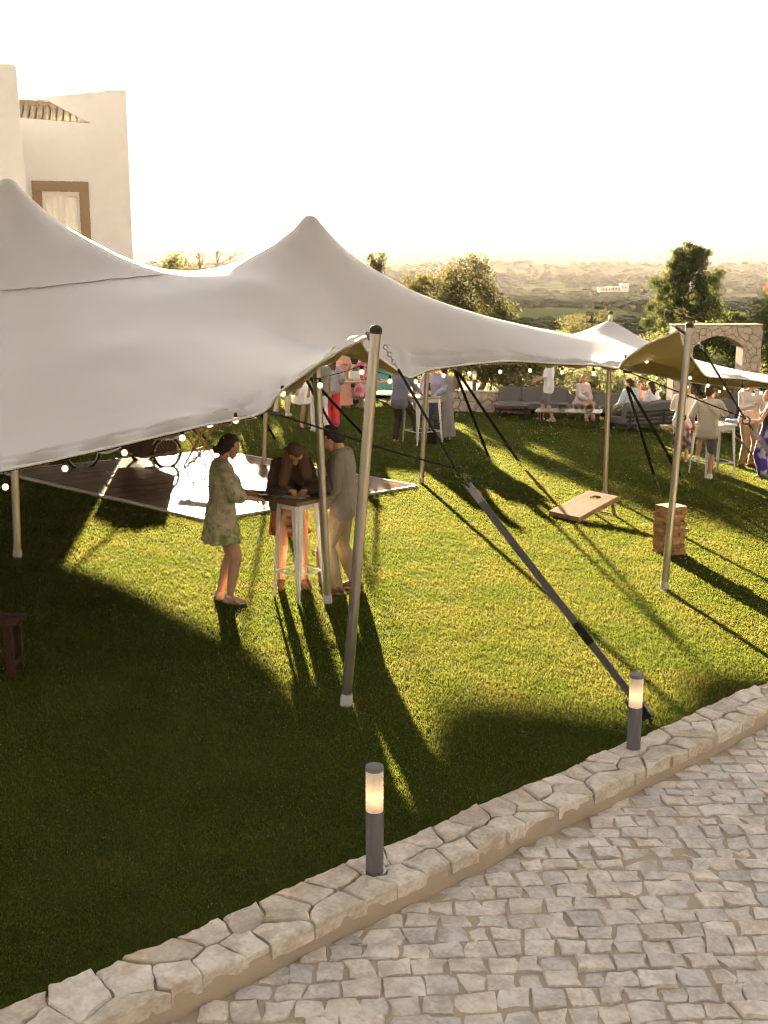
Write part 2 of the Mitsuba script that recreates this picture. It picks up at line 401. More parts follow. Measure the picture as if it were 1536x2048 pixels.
def flag(poly, seed):
    """a capping stone over the polygon given in wall coordinates (s, t)"""
    r = np.random.RandomState(seed)
    e = []
    for k in range(len(poly)):
        a, b = poly[k], poly[(k + 1) % len(poly)]
        m = max(1, int(np.linalg.norm(b - a) / 0.04))
        for u in range(m): e.append(a + (b - a) * u / m)
    e = np.array(e); c = e.mean(0)
    e = e + r.normal(0, 0.0035, e.shape) + 0.016 * (meshkit.fbm(np.column_stack([e * 11, np.full(len(e), seed * 3.7)]), 3, seed)[:, None] - 0.5) * (e - c) / np.linalg.norm(e - c, axis=1, keepdims=True); n = len(e)
    top = 0.052 + r.normal(0, 0.006); tilt = r.normal(0, 0.03, 2)
    ins = c + (e - c) * (1 - 0.011 / np.maximum(np.linalg.norm(e - c, axis=1, keepdims=True), 0.03)) + r.normal(0, 0.003, e.shape)
    mid = c + (e - c) * 0.5
    def lift(q, z):
        x, y = along(q[:, 0], q[:, 1]); return np.stack([x, y, G(x, y) + z], 1)
    zt = lambda q: top + (q - c) @ tilt
    fb = lambda q: 0.014 * (meshkit.fbm(np.column_stack([q * 9, np.full(len(q), seed * 1.3)]), 3, 2) - 0.5)
    v = np.vstack([lift(e, -0.028 + r.normal(0, .0015, n)), lift(e, zt(e) - 0.007 - r.uniform(0, 0.006, n)), lift(ins, zt(ins) + fb(ins)),
                   lift(mid, zt(mid) + fb(mid)), lift(c[None], np.array([top]))])
    f = []
    for k in (0, 1, 2):
        for j in range(n):
            i = (j + 1) % n
            f += [[k * n + j, k * n + i, (k + 1) * n + i], [k * n + j, (k + 1) * n + i, (k + 1) * n + j]]
    f += [[3 * n + j, 3 * n + (j + 1) % n, 4 * n] for j in range(n)]
    m = trimesh.Trimesh(v, np.array(f), process=False)
    if m.face_normals[-1, 2] < 0: m.invert()
    return m
rw = np.random.RandomState(23)
seeds = []
s = 0.1
while s < arc[-1] - 0.1:
    L = rw.uniform(0.13, 0.27)
    if rw.rand() < 0.5:
        seeds += [(s + rw.uniform(-0.03, 0.03), 0.10 + rw.uniform(-0.03, 0.03)), (s + rw.uniform(0.02, 0.12), 0.26 + rw.uniform(-0.03, 0.03))]
    else:
        seeds += [(s + rw.uniform(-0.04, 0.04), rw.uniform(0.07, 0.27))]
        if rw.rand() < 0.6: seeds += [(s + L * 0.45, rw.uniform(0.1, 0.3))]
    s += L
seeds = np.array(seeds)
refl = np.vstack([seeds, seeds * [1, -1], [0, 2 * WALL_W + 0.034] + seeds * [1, -1]])
vor = Voronoi(refl * [0.62, 1])
for i in range(len(seeds)):
    reg = vor.regions[vor.point_region[i]]
    if -1 in reg or not reg: continue
    pg = Polygon(vor.vertices[reg] / [0.62, 1]).buffer(-0.0035 - rw.uniform(0, 0.004))
    for bx, by in BOLL:
        k = np.argmin(np.hypot(inner[:, 0] - bx, inner[:, 1] - by)); d = np.array([bx, by]) - inner[k]
        pg = pg.difference(Point(arc[k] + d @ tang[k], d @ right[k]).buffer(0.068))
    if pg.geom_type != 'Polygon': pg = max(pg.geoms, key=lambda g: g.area) if len(getattr(pg, 'geoms', [])) else pg
    if pg.is_empty or pg.area < 0.002: continue
    pg = pg.simplify(0.006).intersection(shapely.box(-1, rw.uniform(-0.012, 0.006), 99, WALL_W + rw.uniform(-0.004, 0.017)))
    if pg.geom_type != 'Polygon' or pg.area < 0.002: continue
    stone_part(wall, 'capping_stone', flag(np.array(pg.exterior.coords)[:-1], i), 'wall_stone', i)

# ------------------------------------------------------------------ grass
def blades(n, ymin, ymax, h, w, seed, pad=0.6):
    r = np.random.RandomState(seed)
    y = ymin * (ymax / ymin) ** r.rand(n * 2)                           # density falls with distance
    x = (r.rand(n * 2) * 2 - 1) * (0.345 * y * 1.0 + pad + 0.25)
    ok = shapely.contains_xy(lawn_poly, x, y)
    x, y = x[ok][:n], y[ok][:n]; n = len(x)
    sc = (y / ymin) ** 0.5
    ang = r.rand(n) * 2 * np.pi; lean = r.normal(0, 0.55, (n, 2)) * (h * sc ** 0.3)[:, None]
    hh = h * sc ** 0.3 * r.uniform(0.5, 1.15, n); ww = w * sc * r.uniform(0.6, 1.3, n)
    ww = w * (y / ymin) ** 0.85 * r.uniform(0.6, 1.3, n)
    # the mower left the turf slightly tufted
    tuft = meshkit.fbm(np.stack([x * 6, y * 6, x * 0], 1), 3, 5); hh = hh * (0.75 + 0.5 * tuft)
    z = G(x, y)
    d = np.stack([np.cos(ang), np.sin(ang)], 1) * ww[:, None] / 2
    v = np.empty((n, 3, 3))
    v[:, 0] = np.column_stack([x - d[:, 0], y - d[:, 1], z]); v[:, 1] = np.column_stack([x + d[:, 0], y + d[:, 1], z])
    v[:, 2] = np.column_stack([x + lean[:, 0], y + lean[:, 1], z + hh])
    k = r.rand(n, 1); yel = np.clip(meshkit.fbm(np.stack([x * 2.2, y * 2.2, x * 0 + 7], 1), 3, 8)[:, None] * 1.3 - 0.3 + r.normal(0, 0.16, (n, 1)), 0, 1)
    c = (1 - yel) * np.array([0.072, 0.096, 0.013]) + yel * np.array([0.130, 0.124, 0.026])
    c = c * (0.85 + 0.3 * k)
    return v.reshape(-1, 3), np.repeat(c, 3, 0)
gv, gc = blades(GRASS_N, 4.0, 34.0, 0.026, 0.0042, 3)
re_ = np.random.RandomState(8); ne = 16000                      # longer blades that lean over the wall's inner edge
es = re_.uniform(1.5, arc[-1] - 2, ne); ex, ey = along(es, re_.normal(-0.012, 0.016, ne)); ez = G(ex, ey); ea = re_.rand(ne) * 6.283; eh = re_.uniform(0.03, 0.075, ne)
ed = np.stack([np.cos(ea), np.sin(ea)], 1) * 0.0028; el_ = re_.normal(0, 0.016, (ne, 2))
ev = np.stack([np.column_stack([ex - ed[:, 0], ey - ed[:, 1], ez]), np.column_stack([ex + ed[:, 0], ey + ed[:, 1], ez]), np.column_stack([ex + el_[:, 0], ey + el_[:, 1], ez + eh])], 1).reshape(-1, 3)
gv = np.vstack([gv, ev]); gc = np.vstack([gc, np.repeat(np.array([[0.07, 0.085, 0.014]]) * re_.uniform(0.7, 1.4, (ne, 1)), 3, 0)])
scene['grass'] = mikit.ply((gv, np.arange(len(gv)).reshape(-1, 3)), 'grass_blade', color=gc)
labels['grass'] = {'label': 'short mown lawn grass, lit yellow green where the sun passes under the tent', 'category': 'grass', 'kind': 'stuff'}

# ------------------------------------------------------------------ the stretch tent
L_ = [(-0.11, 8.2, 2.65), (-0.29, 8.45, 2.56), (-0.47, 8.6, 2.45), (-0.62, 8.7, 2.34), (-0.82, 8.8, 2.19), (-0.91, 8.85, 2.07), (-0.99, 8.8, 2.02), (-1.16, 8.7, 1.99),
      (-1.42, 8.6, 1.95), (-2.16, 8.45, 1.79), (-2.88, 8.3, 1.65), (-3.79, 8.2, 1.50), (-5.2, 8.3, 1.45), (-7.0, 8.8, 1.7), (-8.6, 9.4, 2.3)]
R_ = [(-0.11, 8.2, 2.65), (-0.18, 8.9, 2.60), (-0.14, 10.2, 2.41), (-0.05, 10.8, 2.33), (0.13, 12.0, 2.12), (0.31, 13.0, 1.95), (0.51, 13.4, 2.0), (0.8, 13.6, 2.03), (1.48, 13.8, 2.08),
      (2.01, 13.6, 2.07), (2.57, 13.4, 2.06), (2.74, 13.2, 2.04), (2.76, 13.0, 2.14), (2.94, 12.7, 2.34), (3.11, 12.4, 2.46), (3.21, 12.3, 2.52)]
S_ = [(3.21, 12.3, 2.52), (3.33, 12.6, 2.36), (3.61, 13.3, 2.19), (3.96, 14.2, 1.98), (4.3, 15.0, 1.8), (4.62, 15.3, 1.75), (5.0, 15.6, 1.71), (5.4, 15.8, 1.64), (6.29, 16.0, 1.53), (8.2, 16.6, 1.6), (9.6, 17.2, 2.2)]
F_ = [(9.6, 17.2, 2.2), (9.0, 18.6, 1.5), (6.95, 20.3, 1.16), (5.63, 20.0, 1.25), (4.86, 19.8, 1.40), (4.11, 19.4, 1.57), (3.80, 18.8, 2.1), (3.67, 18.5, 2.41)]
B_ = [(3.67, 18.5, 2.41), (3.5, 18.9, 2.05), (2.9, 19.5, 1.68), (1.3, 20.1, 1.62), (0.3, 20.3, 1.93), (-1.35, 20.4, 2.03), (-1.98, 19.95, 2.52), (-2.65, 20.3, 1.96), (-3.3, 20.3, 1.78), (-4.6, 20.2, 1.5), (-6.6, 20.0, 1.45), (-8.8, 19.6, 2.2)]
W_ = [(-8.8, 19.6, 2.2), (-8.2, 17.5, 1.7), (-8.0, 14.5, 1.55), (-8.1, 11.5, 1.7), (-8.6, 9.4, 2.3)]
bl = spline(L_, 7)[::-1]; br = spline(R_, 6); bs = spline(S_, 6); bf = spline(F_, 7); bb = spline(B_, 7); bw = spline(W_, 9)
edge = np.vstack([bl[:-1], br[:-1], bs[:-1], bf[:-1], bb[:-1], bw[:-1]])
seg = np.linalg.norm(np.diff(np.vstack([edge, edge[:1]]), axis=0), axis=1); cum = np.concatenate([[0], np.cumsum(seg)])
nb = int(cum[-1] / 0.085)
ss = np.linspace(0, cum[-1], nb, endpoint=False)
edge_r = np.stack([np.interp(ss, cum, np.append(edge[:, k], edge[0, k])) for k in range(3)], 1)
tent_poly = Polygon(edge_r[:, :2])
PEAKS = [(-0.96, 15.0, 3.875), (-4.53, 14.0, 4.245)]
# a pucker inside the hem every metre or so, where a line loop is sewn in
def puckers(path, n, d0):
    L = np.concatenate([[0], np.cumsum(np.linalg.norm(np.diff(path, axis=0), axis=1))]); out = []
    for k in range(n):
        s = L[-1] * (k + 0.6) / n
        p = np.array([np.interp(s, L, path[:, m]) for m in range(3)]); t = np.array([np.interp(s + 0.1, L, path[:, m]) for m in range(3)]) - p
        out.append((p, unit(t * [1, 1, 0]), d0))
    return out
PUCK = puckers(bl[:30][::-1] if False else bl[::-1][40:75], 5, 0) + puckers(br[36:66], 7, 0) + puckers(bl[::-1][75:], 3, 0) + puckers(bs[30:], 5, 0) + puckers(bl[::-1][8:36], 2, 0)
gx, gy = np.meshgrid(np.arange(-9.2, 9.8, 0.13), np.arange(7.9, 20.8, 0.1126))
gx = gx + (np.arange(gx.shape[0]) % 2)[:, None] * 0.065
pts = np.column_stack([gx.ravel(), gy.ravel()])
inn = shapely.contains_xy(tent_poly.buffer(-0.055), pts[:, 0], pts[:, 1])
pts = pts[inn]
fine = []
for (p, t, _) in PUCK:                                     # closer points where the puckers are
    ux, uy = np.meshgrid(np.arange(-0.55, 0.56, 0.036), np.arange(-0.55, 0.56, 0.036)); fine.append(np.column_stack([p[0] + ux.ravel() + (np.arange(ux.shape[0]) % 2).repeat(ux.shape[1]) * 0.018, p[1] + uy.ravel()])[np.hypot(ux, uy).ravel() < 0.55])
fine = np.vstack(fine); kf = cKDTree(np.array([p[:2] for p, _, _ in PUCK]))
fine = fine[shapely.contains_xy(tent_poly.buffer(-0.03), fine[:, 0], fine[:, 1])]
gk = np.unique(np.round(fine / 0.030).astype(int), axis=0, return_index=True)[1]; fine = fine[gk]
pts = np.vstack([pts[kf.query(pts)[0] > 0.56], fine])
ring_pts, ring_z = [], []
for (px, py, pz) in PEAKS:
    pts = pts[np.hypot(pts[:, 0] - px, pts[:, 1] - py) > 0.30]
    for rad, nn, dz in ((0.0, 1, 0), (0.045, 6, 0.007), (0.09, 10, 0.034), (0.13, 14, 0.085), (0.19, 16, None), (0.26, 18, None)):
        for t in np.arange(nn) * 2 * np.pi / nn + rad * 9:
            ring_pts.append((px + rad * math.cos(t), py + rad * math.sin(t))); ring_z.append(np.nan if dz is None else pz - dz)
allp = np.vstack([edge_r[:, :2], np.array(ring_pts), pts])
zfix = np.concatenate([edge_r[:, 2], np.array(ring_z), np.full(len(pts), np.nan)])
# soft hints: heights the cloth was seen to take along its ridges
HINT = TENT_HINTS
tri = Delaunay(allp).simplices
cen = allp[tri].mean(1)
tri = tri[shapely.contains_xy(tent_poly, cen[:, 0], cen[:, 1])]
a, b, c = allp[tri[:, 0]], allp[tri[:, 1]], allp[tri[:, 2]]
def cot(p, q, r):
    u, w = q - p, r - p
    return np.clip((u * w).sum(1) / np.maximum(np.abs(u[:, 0] * w[:, 1] - u[:, 1] * w[:, 0]), 1e-9), -3, 8)
N = len(allp); I, J, Wt = [], [], []
for (i, j, k) in ((0, 1, 2), (1, 2, 0), (2, 0, 1)):
    wgt = np.maximum(cot(allp[tri[:, i]], allp[tri[:, j]], allp[tri[:, k]]), 0.02) / 2
    I += [tri[:, j], tri[:, k]]; J += [tri[:, k], tri[:, j]]; Wt += [wgt, wgt]
Wm = coo_matrix((np.concatenate(Wt), (np.concatenate(I), np.concatenate(J))), (N, N)).tocsr()
deg = np.asarray(Wm.sum(1)).ravel()
from scipy.sparse import diags
Lap = (diags(deg) - Wm).tocsr()
kd = cKDTree(allp)
soft = np.zeros(N); rhs = np.zeros(N)
for (hx, hy, hz, hw) in HINT:
    for q in kd.query_ball_point((hx, hy), 0.35):
        soft[q] += hw; rhs[q] += hw * hz
fixed = ~np.isnan(zfix); free = ~fixed
area = np.zeros(N); ta = 0.5 * np.abs((b - a)[:, 0] * (c - a)[:, 1] - (b - a)[:, 1] * (c - a)[:, 0])
for k in range(3): np.add.at(area, tri[:, k], ta / 3)
rhs = rhs + TENT_LOAD * area
Mx = (Lap + TENT_BEND * (Lap @ diags(1 / np.maximum(area, 1e-5)) @ Lap) + diags(soft)).tocsr()
zz = zfix.copy()
zz[free] = spsolve(Mx[free][:, free].tocsc(), rhs[free] - Mx[free][:, fixed] @ zfix[fixed])
def dz_pucker(x, y):
    o = np.zeros_like(x)
    for (p, t, _) in PUCK:
        nrm = np.array([-t[1], t[0]])
        if not tent_poly.contains(Point(p[:2] + nrm[:2] * 0.15)): nrm = -nrm
        u = (x - p[0]) * t[0] + (y - p[1]) * t[1]; w = (x - p[0]) * nrm[0] + (y - p[1]) * nrm[1]
        o += -0.085 * np.exp(-((u + 0.05) / 0.17) ** 2) * (np.exp(-((w - 0.15 - 0.16 * u) / 0.030) ** 2) + 0.85 * np.exp(-((w - 0.31 + 0.10 * u) / 0.034) ** 2) - 0.5 * np.exp(-((w - 0.225) / 0.035) ** 2))
    for (cx, cy, R, n, am) in ((-0.11, 8.2, 1.3, 19, 0.016), (3.21, 12.3, 1.0, 21, 0.013), (-0.95, 8.8, 0.8, 15, 0.014), (2.75, 13.2, 0.8, 17, 0.012), (0.31, 13.0, 0.9, 17, 0.013)):
        r = np.hypot(x - cx, y - cy); th = np.arctan2(y - cy, x - cx); o += am * np.sin(n * th + 2 * np.sin(3 * th)) * np.exp(-r / R) * np.clip(r / 0.35, 0, 1)
    o += 0.010 * (meshkit.fbm(np.stack([x * 0.9, y * 0.9, 0 * x], 1), 3, 12) - 0.5)
    return o
V = np.column_stack([allp, zz])
canopy = trimesh.Trimesh(V, tri, process=False)
if canopy.face_normals[:, 2].mean() < 0: canopy.invert()
def canopy_z(x, y, _k=cKDTree(allp)):
    d, i = _k.query([x, y], k=4); w = 1 / (d + 1e-3)
    return float((zz[i] * w).sum() / w.sum())
cvx = np.asarray(canopy.vertices).copy()
cvx[:, 2] += dz_pucker(cvx[:, 0], cvx[:, 1])
canopy = trimesh.Trimesh(cvx, canopy.faces, process=False)
tent = thing('stretch_tent', 'large off-white stretch tent canopy with two peaks over the lawn', 'tent')
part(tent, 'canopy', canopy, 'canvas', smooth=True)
sm = spline([(-8.0, 11.6), (-6.3, 12.1), (-4.51, 12.42), (-4.18, 12.44), (-3.77, 12.53), (-3.39, 12.74), (-3.02, 13.09), (-2.73, 13.37), (-2.51, 13.61)], 4)
part(tent, 'seam', tube([(x, y, canopy_z(x, y) + 0.012) for x, y in sm], np.append(np.full(len(sm) - 3, 0.0065), [0.005, 0.004, 0.002]), 6), 'paint', color=(0.25, 0.215, 0.18), smooth=True)
hem = np.vstack([edge_r, edge_r[:1]])
part(tent, 'hem', tube(hem + [0, 0, -0.004], 0.011, 6, cap=False), 'paint', color=(0.52, 0.50, 0.46), smooth=True)

# ------------------------------------------------------------------ poles
def pole(base, top, r, label, cap=True):
    k = thing('tent_pole', label, 'tent pole', 'steel poles of the tent')
    b, t = np.array([*base, G(*base)]), np.asarray(top, float); d = unit(t - b)
    part(k, 'shaft', tube([b + d * 0.09, b + d * 0.4, t - d * 0.6, t], r, 20), 'steel', smooth=40)
    part(k, 'foot', tube([b - d * 0.02, b + d * 0.075, b + d * 0.1], [r * 1.18, r * 1.18, r * 1.02], 20), 'paint', color=(0.38, 0.365, 0.34), smooth=40)
    if cap:
        part(k, 'cap', tube([t - d * 0.003, t + d * 0.03, t + d * 0.05, t + d * 0.058], [r * 1.12, r * 1.12, r * 0.8, r * 0.3], 20), 'paint', color=(0.025, 0.022, 0.02), smooth=40)
    return k
def ztop(x, y): return canopy_z(x, y) - 0.03
P1T = (-0.06, 8.05, 2.68); P5T = (3.295, 12.24, 2.55); P4T = (3.70, 18.56, 2.50)
pole((-0.29, 8.05), P1T, 0.040, 'thick leaning steel tent pole nearest the viewer, black capped, left of the long grey strap')
pole((-0.57, 10.92), (-0.66, 10.92, ztop(-0.66, 10.92)), 0.040, 'steel tent pole rising beside the high table, in front of the man in grey', False)
pole((0.64, 18.89), (0.74, 18.9, ztop(0.74, 18.9)), 0.040, 'thin far steel tent pole standing left of the paired black straps', False)
pole((3.73, 18.56), P4T, 0.040, 'steel tent pole behind the slatted game board, its cap showing above the canopy')
pole((3.17, 12.24), P5T, 0.040, 'leaning steel tent pole in front of the block tower, black capped')
pole((-4.09, 12.14), (-4.05, 12.3, ztop(-4.05, 12.3)), 0.043, 'leftmost steel tent pole, in the shade under the canopy', False)
pole((-2.15, 19.8), (-2.02, 19.86, 2.44), 0.040, 'far steel tent pole beyond the dance floor', False)

# ------------------------------------------------------------------ straps, ropes, hooks
BLACK = (0.012, 0.011, 0.010)
def ratchet(k, p, d, side, s=1.0):
    F = np.stack([unit(side), unit(np.cross(d, side)), unit(d)], 1)
    b = [bbox_(p, (0.075 * s, 0.022 * s, 0.15 * s), R=F, ch=0.004), bbox_(p + F @ [0.034 * s, 0.028 * s, 0.02 * s], (0.008, 0.04 * s, 0.2 * s), R=F, ch=0.002),
         bbox_(p + F @ [-0.034 * s, 0.028 * s, 0.02 * s], (0.008, 0.04 * s, 0.2 * s), R=F, ch=0.002), cyl(p + F @ [-0.045 * s, 0.03 * s, 0.05 * s], p + F @ [0.045 * s, 0.03 * s, 0.05 * s], 0.014 * s, n=8)]
    part(k, 'ratchet', b, 'dark_metal', smooth=30)
def hook(k, p, d, s=1.0, name='peg_hook'):
    d = unit(d); F = frame(d)
    part(k, name, [torus(p, 0.030 * s, 0.0065 * s, F[:, 0]), torus(p - d * 0.055 * s, 0.026 * s, 0.006 * s, F[:, 1])], 'dark_metal', smooth=True)
def peg(k, x, y):
    z = G(x, y)
    part(k, 'peg', [cyl((x, y, z - 0.1), (x, y, z + 0.045), 0.011, n=8), lathe([(0.0, 0.05), (0.02, 0.045), (0.02, 0.03), (0.0, 0.028)], 10, (x, y, z))], 'dark_metal', smooth=40)
def far_strap(a, b, label, group='black straps that hold the far hem of the tent'):
    a = np.asarray(a, float); b = np.array([*b, G(*b) + 0.05]); d = unit(b - a); L = np.linalg.norm(b - a)
    side = unit(np.cross(d, (0, 1, 0.2))); k = thing('guy_strap', label, 'strap', group)
    part(k, 'webbing', strip([a, a + d * 0.35 * L, a + d * 0.7 * L, b - d * 0.12], 0.05, side, 0.007), 'paint', color=BLACK)
    ratchet(k, a + d * (L - 0.62), d, side, 0.95)
    hook(k, b - d * 0.06, d, 1.1); peg(k, b[0], b[1])
    part(k, 'top_hook', [torus(a - d * 0.02, 0.032, 0.006, side), torus(a - d * 0.07, 0.025, 0.006, d)], 'steel', smooth=True)
    return k
far_strap((1.26, 20.15, 1.48), (2.10, 21.98), 'black strap left of the pair pegged in front of the grey sofa')
far_strap((1.30, 20.15, 1.47), (2.67, 21.71), 'black strap right of the pair pegged in front of the grey sofa')
far_strap((4.24, 19.6, 1.23), (5.06, 20.61), 'black strap left of the pair between the two rightmost poles')
far_strap((4.28, 19.6, 1.22), (5.58, 20.61), 'black strap right of the pair, pegged beside the blonde woman in a white cardigan')
far_strap((-1.49, 20.5, 1.40), (-0.78, 22.29), 'black strap running down behind the dark haired head of the man in grey')
far_strap((-1.42, 20.5, 1.38), (-0.13, 22.56), 'black strap pegged just behind the thick leaning front pole')
far_strap((-2.85, 20.35, 1.78), (-2.23, 23.03), 'short visible black strap pegged right of the far pole beyond the dance floor')
far_strap((-4.6, 20.2, 1.45), (-3.42, 22.12), 'black strap pegged behind the head of the woman in green')
def far_tie(a, b, tie):                                    # chain from the hem down to the strap tops
    part(tie, 'tie_chain', tube([a, b], 0.009, 6), 'steel')
far_tie((1.26, 20.05, 1.64), (1.27, 20.14, 1.50), 'guy_strap'); far_tie((4.11, 19.4, 1.57), (4.25, 19.59, 1.25), 'guy_strap_002'); far_tie((-1.4, 20.4, 2.03), (-1.45, 20.5, 1.43), 'guy_strap_004')
gs = thing('guy_strap', 'pair of tan cords ending in grey webbing, pegged behind the man in the beige tee', 'strap')
for o in (0.0, 0.06):
    a_, b_ = np.array([5.35 + o, 19.8, 1.22]), np.array([8.09, 23.72, G(8.09, 23.72) + 0.03]); m_ = a_ + (b_ - a_) * 0.62
    part(gs, 'cord', tube([a_, m_], 0.006, 6), 'paint', color=(0.34, 0.25, 0.12), smooth=True)
part(gs, 'webbing', strip([m_, b_], 0.05, (0.7, -0.6, 0.2), 0.006), 'paint', color=(0.13, 0.125, 0.13)); peg(gs, 8.09, 23.72)

def long_strap(top, J, pegxy, label, shade, tails=True):
    """front guy: chain at the pole, twin black ropes, ring, then flat grey webbing down to a ratchet and peg"""
    k = thing('guy_strap', label, 'strap'); top, J = np.asarray(top, float), np.asarray(J, float)
    pg = np.array([*pegxy, G(*pegxy) + 0.03]); d = unit(J - top); e = unit(pg - J); L = np.linalg.norm(pg - J)
    part(k, 'chain', [torus(top + d * (0.02 + 0.03 * i), 0.017, 0.0055, frame(d)[:, i % 2], 10, 5) for i in range(6)], 'steel', smooth=True)
    for o in (-0.012, 0.012):
        s = frame(d)[:, 0] * o
        part(k, 'rope', tube([top + d * 0.2 + s, J + s], 0.0085, 7), 'paint', color=BLACK, smooth=True)
    part(k, 'ring', [torus(J + e * 0.02, 0.042, 0.008, (0, 1, 0)), torus(J + e * 0.11, 0.036, 0.008, (1, 0, 0.6))], 'dark_metal', smooth=True)
    side = unit(np.cross(e, (0.25, 1.0, 0.25)))
    part(k, 'webbing', strip([J + e * 0.13, J + e * 0.33], 0.056, side, 0.010), 'paint', color=(0.22, 0.22, 0.225), label='pale doubled end of the webbing')
    n = np.cross(side, e)
    part(k, 'webbing', strip([J + e * 0.29 - n * 0.004, J + e * 0.5 * L, pg - e * 0.16], 0.056, side, 0.005), 'paint', color=shade)
    part(k, 'sleeve', strip([J + e * 0.60 * L + n * 0.002, J + e * 0.60 * L + e * 0.2 + n * 0.002], 0.062, side, 0.018), 'paint', color=BLACK, label='short black sleeve on the webbing')
    q = pg - e * 0.12; F = np.stack([unit(side), unit(np.cross(e, side)), e], 1)
    part(k, 'ratchet', [bbox_(q, (0.10, 0.02, 0.2), R=F, ch=0.004), bbox_(q + F @ [0.05, 0.03, -0.03], (0.012, 0.06, 0.2), R=F, ch=0.003), bbox_(q + F @ [-0.05, 0.03, -0.03], (0.012, 0.06, 0.2), R=F, ch=0.003),
                        cyl(q + F @ [-0.06, 0.04, -0.05], q + F @ [0.06, 0.04, -0.05], 0.016, n=8)], 'dark_metal', smooth=30)
    peg(k, *pegxy)
    return k
long_strap((0.0, 8.05, 2.60), (0.53, 8.0, 1.70), (2.02, 8.0), 'long grey webbing guy strap running from the nearest pole down to the low wall', (0.085, 0.08, 0.085))
long_strap((3.36, 12.24, 2.46), (3.95, 12.2, 1.56), (5.55, 12.1), 'grey webbing guy strap running from the pole by the block tower out of the frame', (0.14, 0.14, 0.15))
rp = thing('guy_rope', 'thin black rope passing the man in grey to the long grey strap', 'rope')
part(rp, 'rope', tube(spline([(-0.95, 8.86, 2.04), (-0.45, 8.55, 1.925), (0.1, 8.2, 1.80), (0.52, 8.0, 1.715)], 4), 0.0075, 6), 'paint', color=BLACK, smooth=True)
part(rp, 'toggle', bbox_((-0.86, 8.8, 2.02), (0.10, 0.03, 0.03), ch=0.006, rz=-0.6), 'dark_metal')
rp = thing('guy_rope', 'thin black rope from the right front hem across the two guests at right', 'rope')
part(rp, 'rope', tube(spline([(2.75, 13.2, 2.04), (3.2, 12.8, 1.86), (3.95, 12.2, 1.57)], 4), 0.0075, 6), 'paint', color=BLACK, smooth=True)
part(rp, 'toggle', bbox_((2.84, 13.1, 2.0), (0.10, 0.03, 0.03), ch=0.006, rz=-0.6), 'dark_metal')
for (tip, pt) in (((-0.11, 8.2, 2.65), (-0.08, 8.09, 2.60)), ((3.21, 12.3, 2.52), (3.28, 12.25, 2.47)), ((3.67, 18.5, 2.41), (3.69, 18.55, 2.43))):
    part(tent, 'corner_tie', [tube([np.array(tip) + unit(np.array(tip) - np.array(pt)) * 0.05, pt], 0.016, 8), torus(pt, 0.026, 0.006, (1, 0, 0))], 'dark_metal', smooth=True)

# ------------------------------------------------------------------ festoon lights
def string_light(name_label, path, bulbs, hemline=None):
    k = thing('string_light', name_label, 'string lights', 'festoon bulbs hung along the tent hem')
    pth = []
    B = np.array(bulbs) + [0, 0.05, -0.03]
    for i, b in enumerate(B):
        pth.append(b + [0, 0, 0.054])
        if i + 1 < len(B): pth.append((b + B[i + 1]) / 2 + [0, 0, 0.046])
    if hemline is not None:                                # the cable follows the inside of the hem, each socket hangs from it
        h_ = hemline + [0, 0.055, -0.022]; i0, i1 = sorted((np.argmin(np.linalg.norm(h_ - B[0], axis=1)), np.argmin(np.linalg.norm(h_ - B[-1], axis=1))))
        h_ = h_[max(0, i0 - 6):i1 + 7]; pth = list(h_); path = None
        part(k, 'drop_cords', [tube([b + [0, 0, 0.05], h_[np.argmin(np.linalg.norm(h_ - b, axis=1))]], 0.0035, 5) for b in B], 'paint', color=BLACK)
    pth = ([np.asarray(path[0])] if path and path[0] else []) + pth + ([np.asarray(path[1])] if path and path[1] else [])
    part(k, 'cable', tube(pth, 0.0042, 5), 'paint', color=BLACK, smooth=True)
    for b in B:
        part(k, 'socket', lathe([(0.0, 0.056), (0.010, 0.054), (0.014, 0.04), (0.015, 0.022), (0.0, 0.02)], 10, b), 'paint', color=BLACK, smooth=40)
        sph = trimesh.creation.uv_sphere(0.025, count=[9, 14]); v = np.asarray(sph.vertices); v[:, 2] *= 1.08
        part(k, 'bulb', trimesh.Trimesh(v + b - [0, 0, 0.006], sph.faces, process=False), 'paint', color=(0.8, 0.8, 0.8), smooth=True,
             emitter={'type': 'area', 'radiance': {'type': 'rgb', 'value': [0.095, 0.068, 0.039]}})
string_light('string of warm round bulbs along the left front hem, above the dance floor', [(-4.3, 8.3, 1.36), (-0.6, 9.2, 2.29)],
    [(-3.35, 8.27, 1.43), (-2.87, 8.3, 1.55), (-2.43, 8.37, 1.68), (-1.99, 8.45, 1.79), (-1.56, 8.55, 1.89), (-1.16, 8.68, 2.01), (-0.8, 8.8, 2.21)], bl[::-1])
string_light('string of warm bulbs under the tent that crosses the pole by the high table', [(-0.75, 9.2, 2.25), None], [(-0.55, 9.6, 2.20), (-0.21, 10.5, 2.24), (0.06, 11.7, 2.05)])
string_light('string of warm bulbs in the shade under the tent, seen above the woman in pink', None, [(-0.54, 12.0, 2.32), (-0.31, 12.5, 2.29)])
string_light('string of warm round bulbs along the middle front hem, above the paired straps', [(0.2, 12.4, 2.1), (2.76, 13.1, 2.1)],
    [(0.37, 13.0, 1.93), (0.72, 13.55, 1.955), (1.04, 13.65, 1.975), (1.43, 13.8, 1.98), (1.79, 13.75, 2.0), (2.16, 13.6, 1.99), (2.51, 13.4, 1.99)], br)
string_light('string of warm bulbs below the olive toned tent underside beside the leaning pole', [(2.75, 13.1, 2.2), (4.1, 15.2, 2.05)], [(2.9, 13.5, 2.14), (3.32, 14.2, 2.08), (3.74, 14.6, 2.04)])
